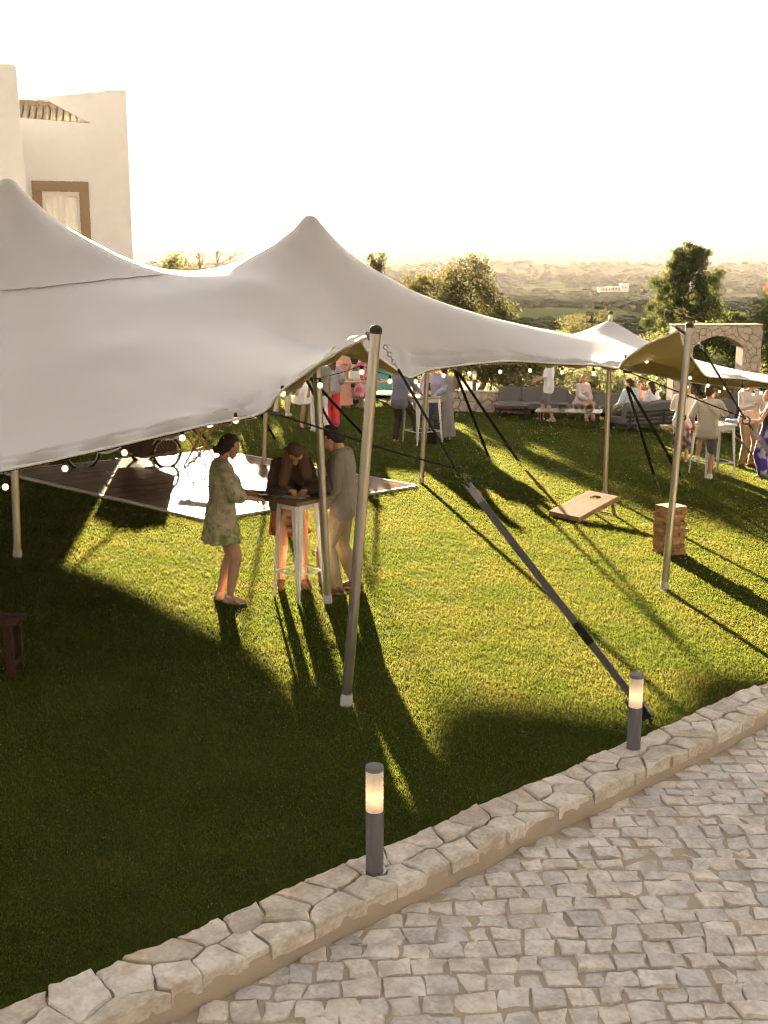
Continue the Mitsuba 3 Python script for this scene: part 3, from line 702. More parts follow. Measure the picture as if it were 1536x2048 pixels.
string_light('string of warm round bulbs along the right hem, above the man in the beige tee', [(3.6, 13.4, 2.15), (6.2, 16.0, 1.58)],
    [(3.88, 14.2, 1.87), (4.37, 15.1, 1.69), (4.68, 15.35, 1.635), (5.0, 15.6, 1.585), (5.33, 15.8, 1.525)], bs)
string_light('string of warm bulbs along the far right hem, just over the seated guests', [(4.5, 19.4, 1.6), (7.0, 19.8, 1.2)], [(4.74, 19.5, 1.42), (5.15, 19.0, 1.31), (5.7, 19.0, 1.23), (6.41, 19.4, 1.14)])

# ------------------------------------------------------------------ bollard lamps
scene['opal'] = {'type': 'principledthin', 'base_color': {'type': 'rgb', 'value': [0.80, 0.74, 0.66]}, 'roughness': 0.6, 'diff_trans': 1.15, 'spec_trans': 0.0, 'eta': 1.45}
def speck(v): return np.array([0.115, 0.110, 0.110]) * (0.85 + 0.3 * RS.rand(len(v), 1))
def bollard(x, y, z, h, r, label, glow=0.45, near=True):
    k = thing('bollard_light', label, 'bollard lamp')
    n = 28 if near else 12
    s = h * 0.585
    part(k, 'post', lathe([(r, -0.03), (r, s * 0.3), (r, s * 0.6), (r, s), (r * 0.5, s + 0.003)], n, (x, y, z)), 'paint', color=speck, smooth=40)
    part(k, 'shade', lathe([(r * 0.985, s), (r * 0.985, s + (h - s) * 0.5), (r * 0.985, h - 0.022)], n, (x, y, z)), 'opal', smooth=True)
    c = k + '__bulb'
    sph = trimesh.creation.uv_sphere(r * 0.5, count=[8, 12]); v = np.asarray(sph.vertices); v[:, 2] *= 1.6
    part(k, 'bulb', trimesh.Trimesh(v + [x, y, z + s + (h - s) * 0.36], sph.faces, process=False), 'paint', color=(0.8, 0.8, 0.8), smooth=True,
         emitter={'type': 'area', 'radiance': {'type': 'rgb', 'value': [glow, glow * 0.60, glow * 0.27]}})
    part(k, 'cap', lathe([(r, h - 0.024), (r * 1.015, h - 0.022), (r * 1.015, h - 0.003), (r * 0.985, h), (0.0, h + 0.001)], n, (x, y, z)), 'paint', color=(0.135, 0.128, 0.126), smooth=40)
    return k
bollard(-0.05, 5.49, G(-0.05, 5.49) + 0.04, 0.605, 0.0475, 'grey cylindrical bollard lamp glowing on the low wall in front of the dark lawn')
bollard(1.75, 7.36, G(1.75, 7.36) + 0.035, 0.57, 0.048, 'grey cylindrical bollard lamp glowing on the low wall beside the strap ratchet')
for i, (bx, by) in enumerate(BOLL):                        # its foot plate lies in the gap left between the stones
    k = ('bollard_light', 'bollard_light_001')[i]
    part(k, 'foot_plate', lathe([(0.064, 0.036), (0.064, 0.046), (0.049, 0.047)], 20, (bx, by, G(bx, by))), 'steel', smooth=40)

# ------------------------------------------------------------------ dance floor
def wood_dance(p, n, uv):
    u = p.x * 0.61 + p.y * 0.79; v = -0.79 * p.x + 0.61 * p.y
    pl = cell_rand(dr.floor(v / 0.12), dr.floor(u / 0.92 + 0.5 * cell_rand(dr.floor(v / 0.12), 3, 0)), 5)
    g = fbm(u * 2.2, v * 46, pl * 9, 3)
    return mix([0.085, 0.052, 0.034], [0.17, 0.108, 0.07], 0.55 * pl + 0.45 * g)
def wood_dance_h(p, n, uv): return 0.0007 * fbm(p.x * 5, p.y * 5, 0, 2) + 0.00015 * noise(p.x * 160, p.y * 160, 0)
scene['dance_wood'] = two({'type': 'blendbsdf', 'weight': 0.24, 'a': {'type': 'diffuse', 'reflectance': proc(wood_dance)},      # satin lacquer worn through by feet
    'b': {'type': 'bumpmap', 'arbitrary': proc(wood_dance_h), 'scale': 1.0, 'bsdf': P_(proc(wood_dance), 0.18, specular=0.3)}})
df = thing('dance_floor', 'glossy brown wooden dance floor with pale edge laid on the lawn, glaring in the sun', 'dance floor')
C1 = np.array([-2.38, 14.74]); ud, vd = np.array([0.613, 0.790]), np.array([-0.79, 0.613])
NU, NV = 5, 5
def plane_box(o, u, v, z0, z1, gap=0.0015, ch=0.003):
    """a slab on the lawn plane: corner o, edge vectors u, v"""
    u, v = np.asarray(u, float), np.asarray(v, float); lu, lv = np.linalg.norm(u), np.linalg.norm(v); uu, vv = u / lu, v / lv
    c = [o + uu * gap + vv * gap, o + u - uu * gap + vv * gap, o + u + v - uu * gap - vv * gap, o + v + uu * gap - vv * gap]
    ci = [o + uu * (gap + ch) + vv * (gap + ch), o + u - uu * (gap + ch) + vv * (gap + ch), o + u + v - uu * (gap + ch) - vv * (gap + ch), o + v + uu * (gap + ch) - vv * (gap + ch)]
    V_ = np.array([[*p, G(*p) + z0] for p in c] + [[*p, G(*p) + z1 - ch] for p in c] + [[*p, G(*p) + z1] for p in ci])
    f = []
    for k in (0, 4):
        for j in range(4):
            i = (j + 1) % 4; f += [[k + j, k + i, k + 4 + i], [k + j, k + 4 + i, k + 4 + j]]
    f += [[8, 9, 10], [8, 10, 11]]
    m = trimesh.Trimesh(V_, np.array(f), process=False)
    if m.face_normals[-1, 2] < 0: m.invert()
    return m
for i in range(NU):
    for j in range(NV):
        part(df, 'panel', plane_box(C1 + ud * 0.94 * i + vd * 0.94 * j, ud * 0.94, vd * 0.94, 0.0, 0.045 + 0.0007 * ((i * 3 + j * 5) % 4)), 'dance_wood')
lu, lv = 0.94 * NU, 0.94 * NV
for o, u, v in ((C1 - vd * 0.09, ud * lu, vd * 0.09), (C1 + vd * lv, ud * lu, vd * 0.09), (C1 - ud * 0.09, ud * 0.09, vd * lv), (C1 + ud * lu, ud * 0.09, vd * lv)):
    part(df, 'edging', plane_box(o, u, v, 0.0, 0.042), 'paint', color=(0.45, 0.42, 0.37))

# ------------------------------------------------------------------ high tables
def high_table(cx, cy, s, rot, h, topcol, legcol, label, inset=0.0):
    k = thing('high_table', label, 'table'); z = G(cx, cy); ca, sa = math.cos(rot), math.sin(rot)
    w = lambda a, b, c: np.array([cx + a * ca - b * sa, cy + a * sa + b * ca, z + c])
    part(k, 'tabletop', bbox_(w(0, 0, h - 0.02), (s, s, 0.04), rz=rot, ch=0.006), 'gloss', color=topcol)
    part(k, 'apron', [bbox_(w(0, q * (s / 2 - 0.04 - inset), h - 0.08), (s - 0.1 - 2 * inset, 0.02, 0.08), rz=rot) for q in (-1, 1)] + [bbox_(w(q * (s / 2 - 0.04 - inset), 0, h - 0.08), (0.02, s - 0.1 - 2 * inset, 0.08), rz=rot) for q in (-1, 1)], 'gloss', color=legcol)
    for a in (-1, 1):
        for b in (-1, 1):
            # pressed sheet legs, wide at the top, narrow at the foot, with a fold along the middle
            t, f = w(a * (s / 2 - 0.035 - inset), b * (s / 2 - 0.035 - inset), h - 0.045), w(a * (s / 2 + 0.01 - inset), b * (s / 2 + 0.01 - inset), 0.0)
            o = unit([a * ca - b * sa, a * sa + b * ca, 0]); tt = np.cross(o, (0, 0, 1))
            V_ = []
            for q, wd in ((t, 0.062), (t + (f - t) * 0.45, 0.042), (f, 0.015)):
                V_ += [q - tt * wd - o * wd * 0.55, q - tt * wd * 0.35 + o * 0.006, q - tt * wd * 0.1 - o * 0.012, q + tt * wd * 0.1 - o * 0.012, q + tt * wd * 0.35 + o * 0.006, q + tt * wd - o * wd * 0.55]
            V_ = np.array(V_); V2 = np.vstack([V_, V_ - o * 0.005]); n = len(V_); F_l = []
            for r in (0, 1):
                for j in range(5):
                    F_l += [[r * 6 + j, r * 6 + j + 1, (r + 1) * 6 + j + 1], [r * 6 + j, (r + 1) * 6 + j + 1, (r + 1) * 6 + j]]
            F_l = np.array(F_l); F2 = np.vstack([F_l, F_l[:, ::-1] + n])
            part(k, 'leg', (V2, F2), 'gloss', color=legcol)
    q = 0.30; e = s / 2 - 0.035 - inset + 0.045 * (1 - q / h)
    for (a, b), (c, d) in (((-1, -1), (1, -1)), ((1, -1), (1, 1)), ((1, 1), (-1, 1)), ((-1, 1), (-1, -1))):
        part(k, 'stretcher', cyl(w(a * e, b * e, q), w(c * e, d * e, q), 0.011, n=8), 'gloss', color=legcol, smooth=True)
    return k
WHITE = (0.62, 0.62, 0.60)
high_table(-0.87, 11.06, 0.53, math.radians(-42), 1.07, (0.10, 0.062, 0.035), WHITE, 'white metal legged high table with dark wooden top, the three guests standing round it', 0.09)
high_table(0.84, 24.35, 0.62, 0.5, 1.05, (0.30, 0.24, 0.16), WHITE, 'white legged high table between the man in blue and the woman in grey')
high_table(6.45, 21.75, 0.62, 0.25, 1.05, (0.55, 0.53, 0.5), WHITE, 'white legged high table behind the man in the beige tee')

# things on the near table
zt_ = G(-0.85, 11.07) + 1.07
k = thing('serving_board', 'long dark wooden board jutting left from the high table', 'board')
part(k, None, bbox_((-1.27, 11.02, zt_ + 0.024), (0.52, 0.26, 0.028), rz=-0.45, ch=0.006), 'paint', color=(0.075, 0.045, 0.025))
k = thing('pouch', 'soft dark brown pouch standing on the high table beside the pole', 'bag')
pv = m3.Manifold.hull(sum([m3.Manifold.sphere(r, 12).translate(p) for r, p in ((0.045, (-0.09, 0, 0.045)), (0.045, (0.09, 0, 0.045)), (0.03, (-0.055, 0.02, 0.15)), (0.03, (0.08, 0.02, 0.16)))], m3.Manifold()))
pv = fresh(trimesh.Trimesh(*[np.array(x) for x in (pv.to_mesh().vert_properties[:, :3], pv.to_mesh().tri_verts)]).subdivide(), 0.012, 0.07, 3)
part(k, 'body', trimesh.Trimesh(pv.vertices + [-0.66, 11.08, zt_ + 0.005], pv.faces), 'paint', color=(0.045, 0.028, 0.018), smooth=True)
part(k, 'flap', bbox_((-0.655, 11.06, zt_ + 0.165), (0.16, 0.07, 0.02), ch=0.008, rz=0.1), 'paint', color=(0.06, 0.036, 0.022))
k = thing('notebook', 'open dark notebook lying before the woman who leans on the high table', 'book')
part(k, 'page_block', bbox_((-0.90, 10.99, zt_ + 0.012), (0.26, 0.18, 0.016), rz=-0.5, ch=0.003), 'paint', color=(0.20, 0.17, 0.14))
part(k, 'cover', bbox_((-0.90, 10.99, zt_ + 0.002), (0.28, 0.20, 0.006), rz=-0.5, ch=0.002), 'paint', color=(0.04, 0.03, 0.025))
bk = thing('bucket', 'grey metal bucket standing on the lawn behind the table and pole', 'bucket'); bx, by = -0.62, 11.72
part(bk, 'body', lathe([(0.0, 0.01), (0.088, 0.0), (0.092, 0.03), (0.113, 0.36), (0.121, 0.372), (0.121, 0.38), (0.110, 0.375), (0.088, 0.05), (0, 0.04)], 26, (bx, by, G(bx, by))), 'paint', color=(0.16, 0.14, 0.12), smooth=40)
part(bk, 'handle', tube([(bx - 0.118 - 0.03 * math.sin(t), by - 0.03 + 0.02 * math.cos(t), G(bx, by) + 0.345 + 0.02 * math.cos(t)) for t in np.linspace(0.2, 3.0, 8)], 0.007, 6), 'dark_metal', smooth=True)
part(bk, 'band', lathe([(0.102, 0.11), (0.105, 0.112), (0.106, 0.128), (0.103, 0.13)], 26, (bx, by, G(bx, by))), 'paint', color=(0.12, 0.105, 0.09), smooth=40)

# ------------------------------------------------------------------ lawn games, bench
def grain(base, axis, s=40):
    base = np.asarray(base, float)
    def f(v):
        q = v / np.array([0.25 if axis == 0 else 1 / s * 1.0, 0.25 if axis == 1 else 1 / s * 1.0, 1 / s])
        return base * (0.75 + 0.5 * meshkit.fbm(q, 3, 5)[:, None])
    return f
def slab(P0, u, v, t, mat='paint', nu=1, nv=1, **kw): pass
cb = thing('cornhole_board', 'tilted wooden bean bag toss board with a round hole on the grass', 'game board')
O0, u_, v_ = np.array([2.47, 16.45]), unit(np.array([0.69, -0.72])), unit(np.array([0.72, 0.69]))
wB, lB, hB = 0.56, 0.98, 0.30
plate = Polygon([(0, 0), (wB, 0), (wB, lB), (0, lB)]).difference(Point(wB * 0.5, lB * 0.80).buffer(0.082, 24))
pm = trimesh.creation.extrude_polygon(plate, 0.018, engine='earcut'); pm = pm.subdivide()
def lift_board(v):
    s = v[:, 1] / lB; xy = O0 + v[:, :1] * u_ + v[:, 1:2] * v_
    return np.column_stack([xy, G(xy[:, 0], xy[:, 1]) + 0.065 + s * (hB - 0.065) + v[:, 2]])
def board_c(v):
    q = np.column_stack([(v[:, :2] - O0) @ u_ * 26, (v[:, :2] - O0) @ v_ * 2.5, v[:, 2] * 0])
    return np.array([0.36, 0.25, 0.155]) * (0.72 + 0.56 * meshkit.fbm(q, 3, 2)[:, None])
for _ in range(2): pm = pm.subdivide()
part(cb, 'top', trimesh.Trimesh(lift_board(np.asarray(pm.vertices)), pm.faces, process=False), 'paint', color=board_c)
def brd(x0, x1, y0, y1, z0, z1):
    b = trimesh.creation.box(bounds=[[x0, y0, z0], [x1, y1, z1]]); return trimesh.Trimesh(lift_board(np.asarray(b.vertices)), b.faces, process=False)
for n_, b_ in (('side_rail', (0.004, 0.024, 0.004, lB - 0.004, -0.062, -0.001)), ('side_rail', (wB - 0.024, wB - 0.004, 0.004, lB - 0.004, -0.062, -0.001)),
               ('end_rail', (0.026, wB - 0.026, 0.004, 0.024, -0.062, -0.001)), ('end_rail', (0.026, wB - 0.026, lB - 0.024, lB - 0.004, -0.062, -0.001))):
    part(cb, n_, brd(*b_), 'paint', color=(0.30, 0.20, 0.12))
for s in (0.05, wB - 0.05):
    t = O0 + u_ * s + v_ * (lB - 0.09); f_ = O0 + u_ * s + v_ * (lB - 0.0)
    part(cb, 'leg', strip([[*t, G(*t) + 0.24], [*f_, G(*f_)]], 0.05, [*u_, 0], 0.025), 'paint', color=(0.30, 0.20, 0.12))
f0, f1 = O0 + u_ * 0.05 + v_ * (lB - 0.015), O0 + u_ * (wB - 0.05) + v_ * (lB - 0.015)
part(cb, 'foot_rail', cyl([*f0, G(*f0) + 0.03], [*f1, G(*f1) + 0.03], 0.012, n=6), 'paint', color=(0.30, 0.20, 0.12))
bt = thing('block_tower', 'tall tower of stacked brown wooden blocks behind the leaning pole', 'block tower'); rb = np.random.RandomState(5)
tx_, ty_, ra = 3.72, 14.24, math.radians(24)
for lay in range(13):
    for i in range(3):
        o = (i - 1) * 0.099 + rb.normal(0, 0.003); a = ra + (math.pi / 2 if lay % 2 else 0) + rb.normal(0, 0.012); sl = rb.normal(0, 0.010)
        if lay in (3, 6, 9) and i == 0: sl += 0.03
        cx, cy = tx_ + o * -math.sin(a) + sl * math.cos(a), ty_ + o * math.cos(a) + sl * math.sin(a)
        part(bt, 'block', bbox_((cx, cy, G(tx_, ty_) + 0.0247 + lay * 0.0494), (0.295, 0.0965, 0.0486), rz=a, ch=0.004), 'paint', color=np.array([0.32, 0.17, 0.075]) * rb.uniform(0.65, 1.25))
bn = thing('wooden_bench', 'dark red brown wooden bench in deep shade at the left edge', 'bench'); bz = G(-3.4, 8.25)
part(bn, 'seat', [bbox_((-3.42, 8.20 + 0.085 * i, bz + 0.43), (1.2, 0.075, 0.03), ch=0.005) for i in range(4)], 'paint', color=(0.028, 0.010, 0.005))
for lx in (-3.96, -2.88):
    for ly in (8.22, 8.44): part(bn, 'leg', bbox_((lx, ly, bz + 0.207), (0.06, 0.06, 0.414), ch=0.006), 'paint', color=(0.028, 0.010, 0.005))
    part(bn, 'cross_rail', bbox_((lx, 8.33, bz + 0.09), (0.045, 0.158, 0.05), ch=0.005), 'paint', color=(0.028, 0.010, 0.005))
part(bn, 'long_rail', bbox_((-3.42, 8.33, bz + 0.12), (1.033, 0.05, 0.05), ch=0.005), 'paint', color=(0.028, 0.010, 0.005))

# ------------------------------------------------------------------ cargo tricycle and folding stand
ct = thing('cargo_tricycle', 'cargo tricycle with a dark box between its two front wheels beyond the dance floor', 'tricycle')
ax, tr = np.array([0.757, 0.653, 0]), np.array([-0.653, 0.757, 0])
def at3(p, u, t, h): return np.array([p[0], p[1], G(p[0], p[1])]) + ax * u + tr * t + [0, 0, h]
RW = np.array([-5.0, 18.4]); FWm = np.array([-3.98, 19.28])
def wheel(k, c, R, name='wheel'):
    w = numbered(k + '__' + name)
    part(w, None, [torus(c, R - 0.035, 0.010, tr, 28, 6)], 'steel', smooth=True)
    part(w, 'tyre', torus(c, R - 0.012, 0.022, tr, 32, 8), 'paint', color=(0.018, 0.016, 0.015), smooth=True)
    part(w, 'hub', cyl(c - tr * 0.04, c + tr * 0.04, 0.028, n=10), 'steel', smooth=40)
    part(w, 'spokes', [cyl(c + tr * 0.02 * (-1) ** i, c + (R - 0.035) * (math.cos(a) * ax + math.sin(a) * np.array([0, 0, 1.0])), 0.0022, n=4) for i, a in enumerate(np.arange(20) * math.pi / 10)], 'steel')
rwc = at3(RW, 0, 0, 0.31); wheel(ct, rwc, 0.31, 'rear_wheel')
fr_ = at3(FWm, 0, -0.41, 0.275); fl_ = at3(FWm, 0, 0.41, 0.275)
wheel(ct, fr_, 0.275, 'front_wheel'); wheel(ct, fl_, 0.275, 'front_wheel')
bb_ = at3(RW, 0.5, 0, 0.30); st_ = at3(RW, 0.36, 0, 0.62); hd_ = at3(RW, 0.95, 0, 0.60)
part(ct, 'frame', [cyl(rwc + tr * s, bb_ + tr * s * 0.4, 0.012, n=8) for s in (-.05, .05)] + [cyl(rwc + tr * s, st_, 0.010, n=8) for s in (-.05, .05)] + [cyl(bb_, st_, 0.017, n=8), cyl(bb_, hd_, 0.022, n=8), cyl(st_, hd_, 0.018, n=8), cyl(hd_ - [0, 0, .2], hd_ + [0, 0, .25], 0.018, n=8),
     cyl(bb_, at3(FWm, -0.42, 0, 0.24), 0.02, n=8), cyl(fr_, fl_, 0.014, n=8)], 'paint', color=(0.22, 0.19, 0.16), smooth=40)
part(ct, 'crank', [cyl(bb_ - tr * 0.09, bb_ + tr * 0.09, 0.012, n=8), torus(bb_ - tr * 0.05, 0.09, 0.006, tr, 20, 5), bbox_(bb_ - tr * 0.14 - [0, 0, .15], (0.1, 0.08, 0.02)), cyl(bb_ - tr * 0.09, bb_ - tr * 0.09 - [0, 0, .15], 0.009, n=6)], 'dark_metal', smooth=40)
part(ct, 'saddle', bbox_(st_ + [0, 0, .17], (0.26, 0.15, 0.06), rz=0.71, ch=0.02), 'paint', color=BLACK); part(ct, 'seat_post', cyl(st_, st_ + [0, 0, .15], 0.013, n=8), 'steel')
part(ct, 'handlebar', tube([hd_ + [0, 0, .25] - tr * 0.28 - ax * 0.12, hd_ + [0, 0, .3] - tr * 0.15, hd_ + [0, 0, .3] + tr * 0.15, hd_ + [0, 0, .25] + tr * 0.28 - ax * 0.12], 0.012, 8), 'steel', smooth=True)
bxR = np.stack([ax, tr, [0, 0, 1]], 1); bc_ = at3(FWm, -0.12, 0, 0.0)
for (s, o, nm) in (((0.025, 0.80, 0.72), (-0.31, 0, 0.58), 'box_panel'), ((0.025, 0.80, 0.72), (0.31, 0, 0.58), 'box_panel'), ((0.595, 0.025, 0.72), (0, -0.387, 0.58), 'box_panel'), ((0.595, 0.025, 0.72), (0, 0.387, 0.58), 'box_panel'), ((0.595, 0.74, 0.02), (0, 0, 0.23), 'box_floor')):
    part(ct, nm, bbox_(bc_ + bxR @ o, s, R=bxR, ch=0.004), 'paint', color=(0.055, 0.036, 0.022))
part(ct, 'mudguard', [tube([fr_ + 0.31 * (math.cos(a) * ax + math.sin(a) * np.array([0, 0, 1.0])) for a in np.linspace(0.6, 2.6, 10)], 0.012, 6)], 'steel', smooth=True)
part(ct, 'front_bar', cyl(fr_ - ax * 0.5 + [0, 0, -.03] - tr * 0.06, fr_ + ax * 0.36 + [0, 0, .03] - tr * 0.06, 0.012, n=8), 'steel')
part(ct, 'step', bbox_(fr_ - ax * 0.36 + [0, 0, -.24], (0.26, 0.2, 0.05), R=bxR), 'paint', color=BLACK)
rf = np.random.RandomState(2)
fa = thing('flower_arrangement', 'rusty orange and pale flower arrangement in the tricycle box', 'flowers')
part(fa, 'stems', [cyl(bc_ + [0.02 * i - .1, 0.03 * (i % 4) - .05, .4], bc_ + [0.05 * i - .2, .04 * (i % 4) - .05, .95], 0.006, n=4) for i in range(8)], 'paint', color=(0.06, 0.08, 0.02))
for i in range(9):
    c = bc_ + bxR @ rf.uniform([-.22, -.24, .82], [.25, .24, 1.05])
    part(fa, 'bloom', fresh(trimesh.creation.icosphere(2, rf.uniform(.05, .085)), 0.02, 0.05, i).apply_translation(c), 'paint', color=[(0.34, 0.10, 0.04), (0.45, 0.36, 0.28), (0.30, 0.16, 0.07)][i % 3])
fs = thing('folding_stand', 'folding wooden tray stand with crossed legs beside the tricycle', 'folding stand'); fx, fy = -3.22, 19.35; fz = G(fx, fy); sd = np.array([0.25, 0.97, 0])
for s in (-0.22, 0.22):
    c0 = np.array([fx, fy, fz]) + sd * s
    part(fs, 'leg', strip([c0 + [-0.22, 0, 0], c0 + [0.20, 0, 0.72]], 0.035, sd, 0.022), 'paint', color=(0.25, 0.13, 0.06))
    part(fs, 'leg', strip([c0 + sd * 0.03 + [0.22, 0, 0], c0 + sd * 0.03 + [-0.20, 0, 0.72]], 0.035, sd, 0.022), 'paint', color=(0.25, 0.13, 0.06))
for (x0, h0) in ((-0.19, 0.70), (0.19, 0.70), (0.0, 0.34), (-0.17, 0.1), (0.17, 0.1)):
    part(fs, 'cross_bar', cyl(np.array([fx + x0, fy, fz + h0]) - sd * 0.21, np.array([fx + x0, fy, fz + h0]) + sd * 0.23, 0.012, n=6), 'paint', color=(0.25, 0.13, 0.06))
tr_ = thing('tray', 'pale shallow tray with folded papers lying on the folding stand', 'tray')
part(tr_, 'base', bbox_((fx, fy, fz + 0.735), (0.52, 0.5, 0.02), ch=0.004), 'gloss', color=(0.42, 0.33, 0.23))
part(tr_, 'paper', [bbox_((fx - .08, fy - .05, fz + 0.758), (0.26, 0.2, 0.022), rz=.3), bbox_((fx + .12, fy + .08, fz + 0.76), (0.2, 0.2, 0.025), rz=-.2)], 'paint', color=(0.5, 0.47, 0.44))

# ------------------------------------------------------------------ white house at left
def facade(v): return np.array([0.66, 0.64, 0.60]) * (0.95 + 0.1 * meshkit.fbm(v * 1.5, 3, 4)[:, None])
def plaster(p, n, uv): return mix([0.61, 0.615, 0.62], [0.69, 0.695, 0.70], 0.6 * fbm(p.x * 1.1, p.y * 1.1, p.z * 1.1, 4) + 0.4 * fbm(p.x * 9, p.y * 9, p.z * 9, 2))
scene['plaster'] = two({'type': 'bumpmap', 'arbitrary': proc(lambda p, n, uv: 0.004 * fbm(p.x * 30, p.y * 30, p.z * 30, 3)), 'scale': 1.0, 'bsdf': P_(proc(plaster), 0.9, specular=0.15)})
def turn_house(m, c=(-6.76, 31.0), to=(-5.41, 24.8), a=math.radians(14), s=0.8):
    """sets the house, drawn square at c, at its place beside the tent"""
    m = _arr(m); v = np.asarray(m.vertices); x, y = (v[:, 0] - c[0]) * s, (v[:, 1] - c[1]) * s
    return trimesh.Trimesh(np.stack([to[0] + x * math.cos(a) - y * math.sin(a), to[1] + x * math.sin(a) + y * math.cos(a), v[:, 2] * s + 0.61], 1), m.faces, process=False)
_part = part
def part(k, n, m, *a, **kw): return _part(k, n, turn_house(m), *a, **kw)
hs = thing('white_house', 'white rendered house with tan window surround and tiled roof, standing beyond the tent at left', 'house')
def prism_y(poly, y0, y1):
    """extrudes an outline in x-z along y"""
    m = trimesh.creation.extrude_polygon(poly, y1 - y0, engine='earcut'); v = np.asarray(m.vertices)
    m2 = trimesh.Trimesh(np.stack([v[:, 0], y0 + v[:, 2], v[:, 1]], 1), m.faces, process=False); m2.fix_normals()
    return m2
wx0, wx1, wz0, wz1 = -9.03, -8.09, 3.4, 5.33
front = Polygon([(-12.5, -0.6), (-6.78, -0.6), (-6.76, 7.93), (-7.05, 7.92), (-8.85, 7.68), (-7.68, 7.06), (-12.5, 7.30)]).difference(shapely.box(wx0, wz0, wx1, wz1))
part(hs, 'wall', prism_y(front, 31.0, 31.28), 'plaster')
part(hs, 'wall', [box((-6.93, 35.3, 3.6), (0.3, 8.0, 8.6)), box((-9.7, 39.3, 3.4), (5.8, 0.3, 8.0))], 'plaster', label='side and rear wall')
rt = numbered(hs + '__roof')
part(rt, None, trimesh.Trimesh(np.array([(-12.4, 31.3, 7.16), (-7.2, 31.3, 6.98), (-7.2, 34.6, 8.05), (-12.4, 34.6, 8.2), (-12.4, 31.3, 6.9), (-7.2, 31.3, 6.7)]), np.array([[0, 1, 2], [0, 2, 3], [4, 1, 0], [4, 5, 1]]), process=False), 'paint', color=(0.30, 0.18, 0.09))
for i in range(19):
    for j in range(6):
        x = -10.6 + i * 0.175; s = j / 6
        a_, b_ = np.array([x, 31.22 + 3.3 * s * 0.62, 7.10 - 0.035 * (x + 10.6) + 1.08 * s * 0.62]), np.array([x, 31.22 + 3.3 * (s + 0.2) * 0.62, 7.125 - 0.035 * (x + 10.6) + 1.08 * (s + 0.2) * 0.62])
        if x > -7.4: continue
        part(rt, 'roof_tile', tube([a_, b_], [0.088, 0.075], 8), 'matte', color=np.array([0.34, 0.29, 0.21]) * rf.uniform(0.8, 1.2), smooth=40)
part(hs, 'ridge_tile', lathe([(0.0, 0.24), (0.12, 0.14), (0.2, 0.0)], 6, (-8.95, 33.2, 7.9)), 'plaster')
sur = numbered(hs + '__window_surround')
part(sur, None, [bbox_(((wx0 + wx1) / 2, 30.985, wz1 + 0.13), (wx1 - wx0 + 0.5, 0.08, 0.26), ch=0.01), bbox_((wx0 - 0.125, 30.985, (wz0 + wz1) / 2), (0.25, 0.08, wz1 - wz0), ch=0.01), bbox_((wx1 + 0.125, 30.985, (wz0 + wz1) / 2), (0.25, 0.08, wz1 - wz0), ch=0.01)], 'paint', color=(0.27, 0.19, 0.12))
wn = numbered(hs + '__window'); wm = (wx0 + wx1) / 2
part(wn, None, [box((wx0 + 0.03, 31.1, (wz0 + wz1) / 2), (0.06, 0.07, wz1 - wz0)), box((wx1 - 0.03, 31.1, (wz0 + wz1) / 2), (0.06, 0.07, wz1 - wz0)), box((wm, 31.1, wz1 - 0.03), (wx1 - wx0 - 0.12, 0.07, 0.06)), box((wm, 31.09, (wz0 + wz1) / 2 - 0.03), (0.11, 0.08, wz1 - wz0 - 0.06))] +
     [box((q, 31.1, wz1 - 0.09), (0.345, 0.06, 0.06)) for q in (wm - 0.23, wm + 0.23)], 'gloss', color=(0.66, 0.64, 0.6))
scene['pane_glass'] = {'type': 'thindielectric', 'int_ior': 1.5}
part(wn, 'pane', box((wm - 0.23, 31.13, (wz0 + wz1) / 2 - 0.05), (0.345, 0.004, wz1 - wz0 - 0.12)), 'pane_glass')
part(wn, 'pane', box((wm + 0.23, 31.13, (wz0 + wz1) / 2 - 0.05), (0.345, 0.004, wz1 - wz0 - 0.12)), 'pane_glass')
part(wn, 'pale_backing', trimesh.Trimesh(np.array([(wx0 + (wx1 - wx0) * t, 31.22 + 0.006 * math.sin(t * 50), z) for t in np.linspace(0, 1, 60) for z in (wz0, wz1)]), np.array([[2 * i, 2 * i + 2, 2 * i + 1] for i in range(59)] + [[2 * i + 1, 2 * i + 2, 2 * i + 3] for i in range(59)]), process=False), 'paint', color=(0.56, 0.52, 0.46), smooth=True)  # pale rippled sheet added behind the panes for their reflected beige
def part(k, n, m, *a, **kw): return _part(k, n, turn_house(m, (-8.2, 27.0), (-6.56, 21.6), math.radians(19)), *a, **kw)
hw = thing('white_house', 'nearer blank white rendered wall block cut off by the left edge of the photo', 'house')
part(hw, 'wall', prism_y(Polygon([(-14.5, -0.4), (-8.18, -0.4), (-8.36, 7.80), (-9.2, 7.92), (-14.5, 8.4)]), 27.0, 30.4), 'plaster')
part(hw, 'parapet', bbox_((-8.9, 28.7, 7.82), (1.0, 3.44, 0.05), ch=0.01), 'plaster')

part = _part
